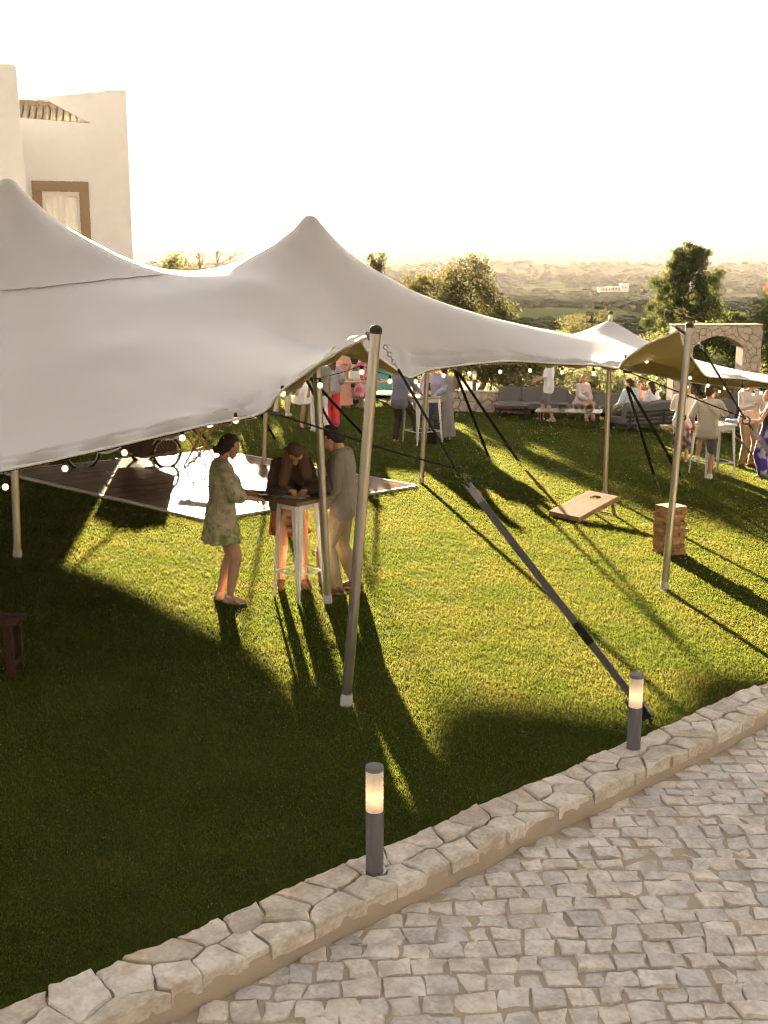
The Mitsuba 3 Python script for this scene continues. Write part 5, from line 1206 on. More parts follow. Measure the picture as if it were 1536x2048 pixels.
    hd = [hullp(B(Hd((0, .012, .035)), .082), B(Hd((0, -.030, .030)), .080), B(Hd((0, .0, .055)), .072)), hullp(B(Hd((0, .012, .02)), .078), B(Hd((-.03, .05, -.045)), .034), B(Hd((.03, .05, -.045)), .034), B(Hd((0, .062, -.085)), .026)),
          hullp(B(Hd((0, .088, .02)), .010), B(Hd((0, .108, -.018)), .0125), B(Hd((0, .085, -.03)), .014)), hullp(B(Hd((-.082, -.004, .008)), .013), B(Hd((-.084, -.010, -.022)), .009)), hullp(B(Hd((.082, -.004, .008)), .013), B(Hd((.084, -.010, -.022)), .009)),
          hullp(B(U((0, -.012, 1.43)), .060), B(nt + RH @ np.array([0, -.005, .05]), .050)), hullp(B(Hd((0, .083, -.050)), .016), B(Hd((0, .086, -.062)), .014))]
    nrm = bottom[0]
    body = blend(torso(-.006) + sum([arm(i, 0) + leg(i, 0) for i in (0, 1)], []) + foot + hand_ + hd, min(res, .022), 5)
    tW = lambda m: trimesh.Trimesh(W(m.vertices), m.faces, process=False)
    sk = np.asarray(skin, float); ss = lambda v: sk * (0.92 + 0.16 * meshkit.fbm(v * 14, 2, 1)[:, None])
    part(k, 'body', tW(body), 'paint', color=ss, smooth=True)
    for sx in (-1, 1):
        part(k, 'eye', tW(trimesh.Trimesh(Hd((sx * .033, .079, .018)) + _SP * [.013, .008, .007] @ RH.T, trimesh.creation.icosphere(1).faces)), 'gloss', color=(0.03, 0.02, 0.015), smooth=True)
        part(k, 'eyebrow', tW(trimesh.Trimesh(*[np.array(q) for q in ((lambda m: (m.vert_properties[:, :3], m.tri_verts))(hullp(B(Hd((sx * .018, .089, .036)), .005), B(Hd((sx * .05, .076, .038)), .004)).to_mesh()))])), 'paint', color=np.asarray(hcol) * .8)
    part(k, 'mouth', tW(trimesh.Trimesh(Hd((0, .0965, -.056)) + _SP * [.022, .006, .006] @ RH.T, trimesh.creation.icosphere(1).faces)), 'paint', color=sk * [.75, .45, .42], smooth=True)
    # hair: a cap over crown and nape, drawn down where it is long
    dn = np.array([0, 0, -1.0]); bkd = RH @ np.array([0, -1.0, 0])
    cap = [hullp(B(Hd((0, -.018, .062)), .085), B(Hd((0, -.045, .03)), .083), B(Hd((0, .020, .085)), .058)), hullp(B(Hd((0, -.048, .02)), .080), B(Hd((0, -.060, -.045)), .058)), hullp(B(Hd((-.062, -.012, .03)), .034), B(Hd((-.07, -.03, -.015)), .02)), hullp(B(Hd((.062, -.012, .03)), .034), B(Hd((.07, -.03, -.015)), .02))]
    if hair == 'bun': cap += [hullp(B(Hd((0, -.125, -.055)), .042), B(Hd((0, -.10, -.04)), .045))]
    if hair in ('long', 'half'):
        L = .36 if hair == 'long' else .22
        for q in (-.05, 0, .05):
            a0 = Hd((q, -.07, -.01)); a1 = a0 + bkd * .035 + dn * L * .45; a2 = a0 + bkd * .05 + dn * L
            cap += [hullp(B(a0, .055), B(a1, .048)), hullp(B(a1, .048), B(a2, .024))]
    if hair == 'fall':                                        # hanging forward beside a bowed face
        for q in (-.085, .085, .06, -.06):
            a0 = Hd((q, -.02, .03)); a1 = a0 + dn * .15 + RH @ np.array([q * .3, .02, 0]); cap += [hullp(B(a0, .048), B(a1, .046)), hullp(B(a1, .046), B(a1 + dn * .12 + RH @ np.array([q * .5, .01, 0]), .040)), hullp(B(a1 + dn * .12 + RH @ np.array([q * .5, .01, 0]), .040), B(a1 + dn * .27 + RH @ np.array([q * .4, .0, 0]), .015))]
    if hair == 'curly': cap += [hullp(B(Hd((q, -.03, .08)), .06)) for q in (-.05, .05)] + [hullp(B(Hd((q, .03, .09)), .045)) for q in (-.04, .04)]
    if hair == 'bob': cap += [hullp(B(Hd((q, -.02, .02)), .04), B(Hd((q * 1.05, -.02, -.09)), .03)) for q in (-.075, .075)] + [hullp(B(Hd((0, -.07, 0)), .07), B(Hd((0, -.075, -.09)), .055))]
    hm = blend(cap, min(res, .02), 3); v = np.asarray(hm.vertices); v = v + hm.vertex_normals * ((meshkit.fbm(v * (42 if hair == 'curly' else 24) * [1, 1, .35 if hair in ('long', 'half', 'fall') else 1], 2, 3) - .5) * (.03 if hair == 'curly' else .016))[:, None]
    hcc = np.asarray(hcol, float)
    part(k, 'hair', tW(trimesh.Trimesh(v, hm.faces, process=False)), 'paint', color=lambda q: hcc * (0.7 + 0.6 * meshkit.fbm(q * [40, 40, 8], 2, 2)[:, None]), smooth=True)
    wave = lambda m, amp, sc, sd_: trimesh.Trimesh(np.asarray(m.vertices) + m.vertex_normals * ((meshkit.fbm(np.asarray(m.vertices) * sc, 3, sd_) - .5) * amp)[:, None], m.faces, process=False)
    col = lambda c: c if callable(c) else (lambda q: np.asarray(c, float) * (0.9 + 0.2 * meshkit.fbm(q * 9, 2, 6)[:, None]))
    # upper garment
    if top is not None:
        tc, sl, loose = top[:3]
        pcs = torso(loose * .8)
        if tlow < 0.9: pcs += [hullp(*[B(Hc + [sx * .085, -.005, -.02], .112 + loose * .7) for sx in (-1, 1)], *[B(Hc + [sx * .092, 0, tlow - .945], .106 + loose * .7) for sx in (-1, 1)])]
        for i in (0, 1): pcs += arm(i, loose * .8 + .004, sl * 2) if sl > 0 else []
        if len(top) > 3 and top[3] == 'off':                # off the shoulder: cut above the chest
            pass
        cm_ = blend(pcs, res, 4)
        if len(top) > 3 and top[3] == 'low':
            vv = np.asarray(cm_.vertices); keep = ((vv - Hc) @ RU[:, 2] + .945)[cm_.faces].max(1) < 1.375; cm_ = trimesh.Trimesh(vv, cm_.faces[keep], process=False)
        part(k, top[4] if len(top) > 4 else 'top', tW(wave(cm_, .013, 11, 2)), 'paint', color=col(tc), smooth=True)
    # lower garment
    kind, bc = bottom[:2]
    if kind in ('trousers', 'shorts'):
        f = bottom[2] if len(bottom) > 2 else (1.94 if kind == 'trousers' else 0.92); lo = bottom[3] if len(bottom) > 3 else .016
        pcs = [hullp(*[B(Hc + [sx * .085, -.005, -.03], .120) for sx in (-1, 1)], *[B(U((sx * .07, 0, 1.03)), .108) for sx in (-1, 1)])] + sum([leg(i, lo, f, lo * (1.6 if kind == 'trousers' else 1.2)) for i in (0, 1)], [])
        part(k, kind, tW(wave(blend(pcs, res, 4), .018, 10, 4)), 'paint', color=col(bc), smooth=True)
    elif kind in ('skirt', 'dress'):
        zl, wd = bottom[2], bottom[3]; n = 44; rings = []; a_ = np.arange(n) * 2 * np.pi / n; rs = np.random.RandomState(len(label)); ph = rs.uniform(0, 6)
        z0 = 1.10
        for t in np.linspace(0, 1, 16):
            z = z0 + (zl - z0) * t; rr_ = (.135 * g + .02) * (1 - t) + wd * t if t > .3 else np.interp(t, [0, .18, .3], [.125, .165, (.135 * g + .02) * .7 + wd * .3])
            fold = 1 + (.07 * t) * np.sin(9 * a_ + ph + 1.5 * t) + .04 * t * np.sin(5 * a_ + 2 * ph); ctr = U((0, 0, z)) if t < .12 else np.array([Hc[0], Hc[1] + .0, hip + (z - .945)])
            rings.append(np.stack([ctr[0] + rr_ * 1.12 * fold * np.cos(a_), ctr[1] + rr_ * .92 * fold * np.sin(a_), np.full(n, ctr[2])], 1))
        rings.append(rings[-1] * [.985, .985, 1] + (1 - np.array([.985, .985, 1])) * rings[-1].mean(0) + [0, 0, .03])
        V_ = np.vstack(rings); Fq = []
        for i in range(len(rings) - 1):
            for j in range(n): jj_ = (j + 1) % n; Fq += [[i * n + j, (i + 1) * n + j, (i + 1) * n + jj_], [i * n + j, (i + 1) * n + jj_, i * n + jj_]]
        part(k, kind if kind == 'skirt' else 'dress_skirt', tW(trimesh.Trimesh(V_, np.array(Fq), process=False)), 'paint', color=col(bc), smooth=True)
    # shoes
    if shoes is not None:
        for i in (0, 1):
            fw = fdir[i]; a = an[i]; side_ = np.array([fw[1], -fw[0], 0])
            if barefoot:
                part(k, 'sandal', tW(blend([hullp(B(a - fw * .05 + [0, 0, -.072], .012), *[B(a + fw * .10 + side_ * q * .028 + [0, 0, -.072], .012) for q in (-1, 1)], B(a + fw * .165 + [0, 0, -.074], .012)), hullp(B(a + fw * .09 + side_ * .03 + [0, 0, -.05], .012), B(a + fw * .095 + [0, 0, -.012], .010), B(a + fw * .09 - side_ * .03 + [0, 0, -.05], .012)), hullp(B(a + [0, -.02, .0], .042), B(a + [0, .0, .012], .040))], .014, 2)), 'paint', color=shoes, smooth=True)
            else:
                part(k, 'shoe', tW(blend([hullp(B(a + [0, 0, -.005], .047), B(a - fw * .048 + [0, 0, -.040], .037), B(a + fw * .095 + [0, 0, -.045], .036), B(a + fw * .165 + [0, 0, -.052], .024))], .018, 3)), 'paint', color=shoes, smooth=True)
                part(k, 'sole', tW(blend([hullp(*[B(a - fw * .05 + side_ * q * .022 + [0, 0, -.070], .013) for q in (-1, 1)], *[B(a + fw * .10 + side_ * q * .028 + [0, 0, -.070], .013) for q in (-1, 1)], B(a + fw * .178 + [0, 0, -.070], .013))], .03, 1)), 'paint', color=bottom[4] if len(bottom) > 4 else np.asarray(shoes) * .7, smooth=True)
    PEOPLE[k] = dict(hands=[W(wr[i] + unit(wr[i] - el[i]) * .085) for i in (0, 1)], head=W(hc), W=W, U=lambda p: W(U(p)), Hd=lambda p: W(Hd(p)))
    return k
def floral(base, spots, sc=16, seed=0, th=.52):
    base = np.asarray(base, float); spots = [np.asarray(q, float) for q in spots]
    def f(v):
        c = np.tile(base, (len(v), 1))
        for i, q in enumerate(spots):
            m = np.clip((meshkit.fbm(v * sc, 2, seed + 7 * i) - th - .02 * i) * 14, 0, 1)[:, None]; c = c * (1 - m) + q * m
        return c
    return f
def goblet(label, p, h=0.19, name='wine_glass'):
    k = thing(name, label, 'glass'); p = np.asarray(p, float)
    part(k, None, lathe([(0.0, 0.0), (.032, .002), (.006, .01), (.005, h * .45), (.022, h * .5), (.036, h * .68), (.031, h), (.029, h), (.033, h * .68), (.02, h * .53), (0, h * .51)], 14, p), 'clear_glass', smooth=True)
scene['clear_glass'] = {'type': 'dielectric', 'int_ior': 1.45}
def tumbler(label, p, h=0.12, r=0.035):
    k = thing('tumbler', label, 'glass')
    part(k, None, lathe([(0, 0), (r * .85, 0), (r, h), (r - .003, h), (r * .85 - .003, .008), (0, .008)], 14, np.asarray(p, float)), 'clear_glass', smooth=40)

# --- the three at the near table
person('woman in cream and green floral overshirt and short dress, dark hair in a bun', -1.60, 10.76, -72, 1.68, lean=4, head=(16, 8), fem=True, hair='bun', res=.013,
       hands=((-.02, .36, 1.12), (.14, .34, 1.10)), feet=((-.09, -.02, .075), (.085, .05, .075)), skin=np.array([.36, .20, .13]), top=(floral((.30, .265, .175), [(.20, .19, .09), (.35, .31, .22)], 22, 3, .56), .62, .045, None, 'overshirt'), tlow=.86,
       bottom=('dress', floral((.26, .245, .12), [(.36, .33, .21), (.13, .15, .05)], 26, 5, .52), .66, .215), shoes=(.40, .33, .27), barefoot=True, curl=1.2)
ph = PEOPLE['person']; hl = (ph['hands'][0] + ph['hands'][1]) / 2
k = thing('phone', 'dark phone held in both hands by the woman in green', 'phone'); part(k, None, bbox_(hl + [0.03, 0, 0.03], (0.15, 0.075, 0.012), rz=0.3, ch=0.004), 'gloss', color=(0.02, 0.02, 0.02))
person('long haired woman bending low over the high table in dark jacket and red floral skirt', -0.98, 11.46, 196, 1.70, lean=24, head=(34, 0), fem=True, hair='fall', hcol=(.085, .045, .022), res=.013,
       hands=((-.08, .44, 1.16), (.10, .42, 1.16)), feet=((-.13, .06, .10), (.12, .02, .10)), hip=.955, off=(0, -.05), skin=np.array([.44, .24, .14]), top=((.060, .036, .022), 1.0, .03, None, 'jacket'), tlow=.9,
       bottom=('skirt', floral((.30, .055, .025), [(.50, .40, .26), (.36, .24, .10), (.10, .03, .02)], 13, 11, .5), .60, .20), shoes=(.14, .065, .035), curl=1.3, dz=0.0)
person('young man in grey brown jacket, dark tie and khaki trousers looking down at the table', -0.42, 11.42, 78, 1.78, lean=3, head=(34, 6), hair='short', hcol=(.03, .017, .010), res=.013,
       hands=((-.21, .16, .93), (.24, .02, .87)), feet=((-.11, .05, .08), (.12, -.10, .08)), skin=np.array([.42, .23, .14]), top=((.17, .145, .115), .97, .030, None, 'jacket'), tlow=.88,
       bottom=('trousers', (.21, .165, .10), 1.93, .018, np.array([.42, .38, .34])), shoes=(.16, .06, .035))
pm_ = PEOPLE['person_002']
part('person_002', 'tie', strip([pm_['U']((0, .125, 1.40)), pm_['U']((0, .150, 1.28)), pm_['U']((0, .145, 1.10))], .06, pm_['U']((.1, 0, 1.2)) - pm_['U']((0, 0, 1.2)), .006), 'paint', color=(.03, .025, .022))
part('person_002', 'collar', [tube([pm_['U']((-.062, -.03, 1.475)), pm_['U']((-.05, .05, 1.46)), pm_['U']((-.01, .09, 1.42))], .014, 6), tube([pm_['U']((.062, -.03, 1.475)), pm_['U']((.05, .05, 1.46)), pm_['U']((.01, .09, 1.42))], .014, 6), tube([pm_['U']((-.062, -.03, 1.475)), pm_['U']((0, -.075, 1.49)), pm_['U']((.062, -.03, 1.475))], .014, 6)], 'paint', color=(.10, .08, .06), smooth=True)

# --- the group at the rear by the bar trailer
person('person in beige trousers and pale shoes left of the woman in white', -2.62, 28.5, -20, 1.76, bottom=('trousers', (.42, .37, .29)), top=((.45, .43, .4), .4, .02), shoes=(.5, .46, .42), feet=((-.17, .02, .08), (.17, 0, .08)))
person('person of whom only white shoes show under the hem at left', -3.35, 27.4, 10, 1.76, bottom=('trousers', (.36, .32, .26)), top=((.4, .4, .42), .4, .02), shoes=(.66, .65, .62), feet=((-.16, .0, .08), (.16, .03, .08)))
person('woman in short white flared dress seen behind the far straps', -1.85, 26.2, -150, 1.68, fem=True, hair='long', hcol=(.16, .09, .04), top=((.62, .62, .62), .25, .02, None, 'dress_top'), bottom=('dress', (.66, .66, .66), .60, .27), shoes=(.30, .18, .12), barefoot=True)
person('person in grey tee and white jeans half hidden behind a tent pole', -1.46, 25.6, 20, 1.76, hair='short', hcol=(.10, .06, .03), top=((.21, .21, .18), .38, .025), bottom=('trousers', (.64, .65, .66)), shoes=(.64, .64, .63), feet=((-.15, 0, .08), (.14, -.06, .08)))
person('woman in grey blouse and red and pink patterned trousers, hands on hips', -1.24, 26.6, 10, 1.72, fem=True, hair='long', hcol=(.05, .025, .013), hands=((-.19, .06, 1.02), (.19, .06, 1.02)), top=((.25, .25, .29), 1.0, .03, None, 'blouse'),
       bottom=('trousers', floral((.55, .045, .03), [(.50, .05, .20)], 5, 2, .5), 1.93, .035), shoes=(.35, .2, .14))
kb = person('brown haired woman in long off shoulder pink dress holding a white bag', -1.14, 31.5, -160, 1.72, fem=True, head=(22, -25), hair='bun', hcol=(.13, .07, .035), skin=np.array([.52, .32, .23]), hands=((-.14, .28, 1.12), (.12, .27, 1.10)), top=((.55, .27, .20), 0, .014, 'low', 'bodice'), bottom=('dress', (.55, .27, .20), .10, .24), shoes=(.4, .28, .2))
k = thing('paper_bag', 'white paper bag held by the woman in the long pink dress', 'bag'); q = PEOPLE[kb]['hands'][0]
part(k, None, fresh(bbox_(q + [.10, -.06, -.16], (.30, .10, .26), rz=.3, ch=.01).subdivide(), .004, .1), 'paint', color=(.60, .58, .54))
person('woman in magenta floral dress mostly hidden behind the nearest pole', -0.62, 31.9, 110, 1.66, fem=True, hair='bob', hcol=(.05, .025, .015), top=(floral((.50, .10, .17), [(.58, .36, .36)], 10, 1), .3, .02, None, 'dress_top'), bottom=('dress', floral((.55, .10, .20), [(.62, .42, .42)], 9, 2), .35, .27), shoes=(.3, .2, .15))
person('man in blue grey shirt and dark trousers leaning on the far table', 0.34, 24.3, -35, 1.80, lean=14, head=(20, -20), hair='short', hcol=(.06, .03, .015), hands=((-.05, .44, 1.05), (.25, .40, 1.06)), feet=((-.10, -.02, .08), (.34, .16, .16)), toes=(0, 35), top=((.155, .16, .20), 1.0, .022, None, 'shirt'), tlow=.84, bottom=('trousers', (.035, .024, .018)), shoes=(.27, .17, .11))
person('man in lilac blue shirt on the far side of the white table', 1.12, 25.2, 165, 1.76, lean=8, head=(10, 0), hands=((-.15, .35, 1.08), (.15, .36, 1.08)), hair='short', top=((.25, .25, .36), 1.0, .03, None, 'shirt'), bottom=('trousers', (.05, .05, .08)), shoes=(.15, .1, .07))
person('woman in long loose grey dress seen from behind', 1.38, 25.25, 25, 1.70, fem=True, lean=6, hair='bun', hcol=(.03, .018, .012), hands=((-.22, .26, 1.02), (.15, .3, 1.05)), top=((.23, .215, .20), .5, .03, None, 'dress_top'), bottom=('dress', (.215, .20, .20), .10, .235), shoes=(.36, .22, .16))
k = thing('handbag', 'small black handbag standing on the grass under the far white table', 'bag'); part(k, 'body', bbox_((1.06, 24.5, G(1.06, 24.5) + .14), (.22, .1, .28), ch=.02), 'paint', color=(.025, .015, .012)); part(k, 'handle', torus((1.06, 24.5, G(1.06, 24.5) + .30), .07, .008, (0, 1, 0)), 'paint', color=(.025, .015, .012))

# --- the lounge at the right
kw = person('man in white short sleeved shirt and grey shorts walking past the sofa', 4.55, 31.0, 70, 1.82, hair='short', hands=((-.24, .30, 1.08), (.08, .34, 1.12)), feet=((-.10, -.16, .08), (.10, .18, .08)), top=((.62, .63, .66), .42, .025, None, 'shirt'), tlow=.82, bottom=('shorts', (.16, .14, .15), .98, .025, np.array([.6, .58, .52])), shoes=(.40, .34, .26))
W_p = PEOPLE[kw]
part(kw, 'sunglasses', [bbox_(W_p['U']((.03, .155, 1.33)), (.05, .02, .05), rz=1.2, ch=.006), bbox_(W_p['U']((.03, .158, 1.27)), (.05, .02, .05), rz=1.2, ch=.006)], 'gloss', color=(.02, .02, .025))
tumbler('clear glass in the hand of the man in the white shirt', W_p['hands'][1] + [0, 0, -.03])
SEAT = dict(hip=.53, feet=((-.12, .44, .08), (.12, .46, .08)))
person('blonde woman in pale pink cardigan and peach top sitting on the sofa', 5.62, 31.9, -155, 1.70, fem=True, lean=8, head=(0, 40), hair='half', hcol=(.36, .22, .09), skin=np.array([.55, .35, .26]), hands=((-.08, .36, .66), (.10, .38, .66)), top=((.50, .42, .42), 1.0, .045, None, 'cardigan'), bottom=('trousers', (.52, .36, .27), 1.9, .012), shoes=(.3, .2, .15), **SEAT)
person('man in light blue shirt and olive trousers sitting on the sofa, back to the viewer', 6.55, 29.6, 35, 1.80, lean=6, head=(4, 15), hair='short', hcol=(.06, .028, .013), hands=((-.20, .34, .64), (.2, .36, .64)), top=((.40, .52, .56), .5, .045, None, 'shirt'), tlow=.78, bottom=('trousers', (.075, .06, .035)), shoes=(.30, .28, .27), hip=.53, feet=((-.5, .40, .08), (-.16, .46, .08)))
person('auburn haired woman beyond the man in the light blue shirt, turned to him', 6.95, 30.5, 150, 1.66, fem=True, hair='long', hcol=(.13, .05, .025), hands=((-.1, .3, .66), (.1, .32, .68)), top=((.55, .34, .26), .2, .02), bottom=('trousers', (.40, .07, .04), 1.9, .02), shoes=(.3, .2, .15), **SEAT)
person('woman with long straight dark hair and white top on the sofa, back to the viewer', 7.22, 30.1, 25, 1.68, fem=True, lean=4, head=(6, 35), hair='long', hcol=(.035, .018, .012), hands=((-.15, .3, .66), (.15, .32, .66)), top=((.58, .58, .62), .5, .025), bottom=('trousers', (.42, .08, .05), 1.9, .03), shoes=(.3, .2, .15), **SEAT)
person('blonde woman in short white cardigan and dark floral skirt seen from behind', 6.33, 23.6, -8, 1.70, fem=True, hair='half', hcol=(.33, .20, .085), skin=np.array([.5, .3, .2]), hands=((-.12, .34, 1.18), (.14, .33, 1.15)), top=((.58, .53, .46), .95, .035, None, 'cardigan'), tlow=.85, bottom=('skirt', floral((.045, .032, .030), [(.30, .14, .13), (.36, .30, .30)], 12, 4, .55), .33, .185), shoes=(.35, .22, .16), barefoot=True)
kt = person('man in beige tee and dark grey shorts, one foot on the table rung', 6.20, 21.35, -18, 1.80, head=(2, -28), hair='short', hcol=(.06, .03, .017), skin=np.array([.42, .23, .15]), hands=((-.25, .12, .98), (.20, .36, 1.30)), feet=((-.16, .22, .36), (.09, -.02, .08)), top=((.45, .40, .345), .5, .022, None, 'tee'), tlow=.85, bottom=('shorts', (.10, .095, .10), .90, .03, np.array([.6, .58, .55])), shoes=(.62, .60, .57), toes=(15, 0))
tumbler('clear tumbler raised by the man in the beige tee', PEOPLE[kt]['hands'][1] + [.02, .02, .0])
person('woman with short dark curly hair and dark cardigan sitting on the daybed', 9.25, 28.9, -70, 1.68, fem=True, lean=10, head=(0, 0), hair='curly', hcol=(.045, .022, .012), hands=((-.1, .36, .68), (.14, .36, .66)), top=((.035, .022, .020), 1.0, .04, None, 'cardigan'), bottom=('trousers', (.50, .45, .36), 1.9, .03), shoes=(.22, .18, .14), **SEAT)
person('seated person in pale blue blouse partly behind the woman in the dark cardigan', 9.95, 29.3, -60, 1.66, fem=True, lean=10, hair='half', hcol=(.33, .20, .09), hands=((-.1, .36, .66), (.14, .36, .66)), top=((.40, .44, .54), 1.0, .03), bottom=('trousers', (.16, .15, .16), 1.9, .02), shoes=(.2, .15, .12), **SEAT)
person('tall dark haired man in tan trousers standing at right, head above the tent hem', 7.62, 23.3, -165, 1.92, head=(12, 0), hair='short', hcol=(.035, .02, .012), hands=((-.2, .2, 1.0), (.1, .3, 1.25)), top=((.44, .40, .35), 1.0, .02), bottom=('trousers', (.24, .155, .07)), shoes=(.06, .035, .02))
kp = person('woman in dark top and purple and white patterned trousers at the right edge', 7.55, 21.9, 62, 1.72, fem=True, hair='bun', hcol=(.30, .15, .06), skin=np.array([.55, .3, .19]), hands=((-.14, .34, 1.16), (.1, .32, 1.30)), top=((.025, .022, .035), 0, .012), bottom=('trousers', floral((.06, .035, .20), [(.42, .40, .52)], 9, 6, .56), 1.86, .05), shoes=(.5, .40, .34))
goblet('wine glass held by the woman in purple patterned trousers', PEOPLE[kp]['hands'][0] + [0, -.02, -.1])

# ------------------------------------------------------------------ lounge furniture
CUSH, FRAME = (0.115, 0.108, 0.105), (0.035, 0.031, 0.028)
def cushion(c, s, R, tilt=0.0, seed=0):
    """a stuffed cushion: a rounded box that bulges"""
    b = trimesh.creation.box(extents=(2, 2, 2))
    for _ in range(3): b = b.subdivide()
    v = np.asarray(b.vertices); u = v / np.maximum(np.linalg.norm(v, axis=1, keepdims=True), 1e-6); v = v * 0.62 + u * 0.56
    v = np.clip(v, -1.02, 1.02) * np.asarray(s) / 2
    v = v + (meshkit.fbm(v * 7 + seed, 2, seed)[:, None] - .5) * .03
    v = v @ rotx(tilt).T
    return trimesh.Trimesh(np.asarray(c) + v @ R.T, b.faces, process=False)
def sofa(label, x, y, yaw, w, n, label_table=False, back=True, low=False):
    """local frame: the seat looks along +y"""
    k = thing('lounge_sofa', label, 'sofa'); R = rotz(math.radians(yaw)); o = np.array([x, y, G(x, y)]); Wd = lambda a, b, c: o + R @ np.array([a, b, c])
    part(k, 'base', bbox_(Wd(0, 0, .24), (w, .82, .06), R=R, ch=.006), 'paint', color=FRAME)
    for a in (-1, 1):
        for b in (-1, 1): part(k, 'leg', bbox_(Wd(a * (w / 2 - .08), b * .33, .105), (.045, .045, .21), R=R, ch=.005), 'paint', color=FRAME)
    if back:
        part(k, 'back_frame', [bbox_(Wd(0, -.40, z), (w, .03, .05), R=R, ch=.005) for z in (.36, .47, .58)] + [bbox_(Wd(a * (w / 2 - .1), -.41, .44), (.05, .04, .36), R=R, ch=.005) for a in (-1, 0, 1)], 'paint', color=FRAME)
    for i in range(n):
        a = (i - (n - 1) / 2) * w / n
        part(k, 'seat_cushion', cushion(Wd(a, .02, .345), (w / n * .99, .8, .17), R, seed=i), 'paint', color=CUSH, smooth=True)
        if back: part(k, 'back_cushion', cushion(Wd(a, -.27, .60 if not low else .54), (w / n * .97, .19, .44 if not low else .3), R, tilt=.22, seed=9 + i), 'paint', color=CUSH, smooth=True)
    return k
sofa('long grey cushioned sofa before the hedge, beside the man in the white shirt', 4.25, 32.0, 172, 2.0, 3)
sofa('grey sofa wing with low bolsters on which the blonde woman sits', 6.1, 32.35, 180, 1.75, 2, low=True)
sofa('grey sofa turned away, slatted dark frame toward the viewer', 7.25, 30.0, 28, 2.5, 3)
sofa('dark daybed at right under the seated woman in the dark cardigan', 9.5, 28.9, -65, 1.9, 2, back=False)
sofa('grey armchair sofa behind the man in the beige tee', 9.3, 31.2, 185, 2.1, 2)
k = thing('side_bench', 'low dark wooden bench at the left end of the long grey sofa', 'bench'); o = np.array([3.55, 31.2, G(3.55, 31.2)])
part(k, 'top', [bbox_(o + [0, .14 * i - .21, .36], (.95, .125, .045), rz=-.1, ch=.004) for i in range(4)], 'paint', color=(.10, .065, .04))
for a in (-.42, .42):
    for b in (-.2, .2): part(k, 'leg', bbox_(o + [a, b, .17], (.045, .045, .34), ch=.004), 'paint', color=FRAME)
tb = thing('coffee_table', 'low wooden coffee table with bowls and drinks between the sofas', 'table'); o = np.array([4.95, 29.9, G(4.95, 29.9)]); rzt = math.radians(-14); R = rotz(rzt)
for i in range(6): part(tb, 'board', bbox_(o + R @ [0, .145 * i - .36, .41], (1.75, .139, .035), R=R, ch=.004), 'gloss', color=np.array([.20, .15, .10]) * (0.85 + .06 * ((i * 5) % 4)))
for a in (-.75, .75):
    for b in (-.32, .32): part(tb, 'leg', bbox_(o + R @ [a, b, .195], (.05, .05, .39), R=R, ch=.004), 'paint', color=FRAME)
tp = lambda a, b: o + R @ [a, b, .43]
for i, (a, b) in enumerate(((-.18, -.15), (.55, -.25))):
    k = thing('bowl', ('left grey bowl of greenery on the coffee table', 'right grey bowl of greenery on the coffee table')[i], 'bowl')
    part(k, 'dish', lathe([(0, 0), (.07, 0), (.11, .05), (.12, .09), (.11, .088), (.07, .02), (0, .02)], 16, tp(a, b)), 'paint', color=(.20, .19, .18), smooth=40)
    m, c = leaves([(*(tp(a, b) + [0, 0, .11]), .10, .10, .06)], 160, .06, .4, 5 + i, DARK, up=1.2); scene[k + '__greenery'] = mikit.ply(m, 'leaf', color=c)
tumbler('tall clear glass on the coffee table, left of the bottle', tp(.02, -.12), .15); tumbler('pinkish tumbler on the coffee table before the blonde woman', tp(.28, -.05), .13)
goblet('wine glass standing at the right end of the coffee table', tp(.80, -.08), .2)
k = thing('bottle', 'clear water bottle standing on the coffee table', 'bottle'); part(k, 'body', lathe([(0, 0), (.036, 0), (.036, .16), (.014, .22), (.014, .25), (.011, .25), (.033, .155), (.033, .005), (0, .005)], 14, tp(.12, -.16)), 'clear_glass', smooth=40); part(k, 'cap', lathe([(0, .275), (.016, .272), (.016, .248), (0, .246)], 10, tp(.12, -.16)), 'paint', color=(.5, .5, .5))
k = thing('cushion', 'blue and white patterned cushion lying on the dark daybed', 'cushion'); part(k, None, cushion((9.0, 28.3, G(9, 28.3) + .50), (.5, .45, .16), rotz(.4), seed=3), 'paint', color=floral((.42, .44, .50), [(.08, .09, .20)], 14, 2), smooth=True)
k = thing('bottle', 'dark green bottle on the far white table beside the steel pole', 'bottle'); part(k, 'body', lathe([(0, 0), (.037, 0), (.037, .19), (.014, .25), (.014, .30), (0, .301)], 12, (.98, 24.2, G(.9, 24.3) + 1.05)), 'gloss', color=(.012, .03, .012), smooth=40); part(k, 'label_band', lathe([(.0375, .06), (.0375, .14)], 12, (.98, 24.2, G(.9, 24.3) + 1.05)), 'paint', color=(.4, .38, .3))
bollard(2.62, 32.6, G(2.62, 32.6) + .57, .62, .055, 'bollard lamp standing on the rubble wall under the trees, by the straps', .45, False)
bollard(5.0, 33.6, G(5.0, 33.6) + .1, .62, .055, 'bollard lamp half hidden behind the man in the white shirt', .45, False)
bollard(6.9, 33.4, G(6.9, 33.4) + .05, .66, .055, 'bollard lamp in front of the hedge, left of the man in light blue', .45, False)

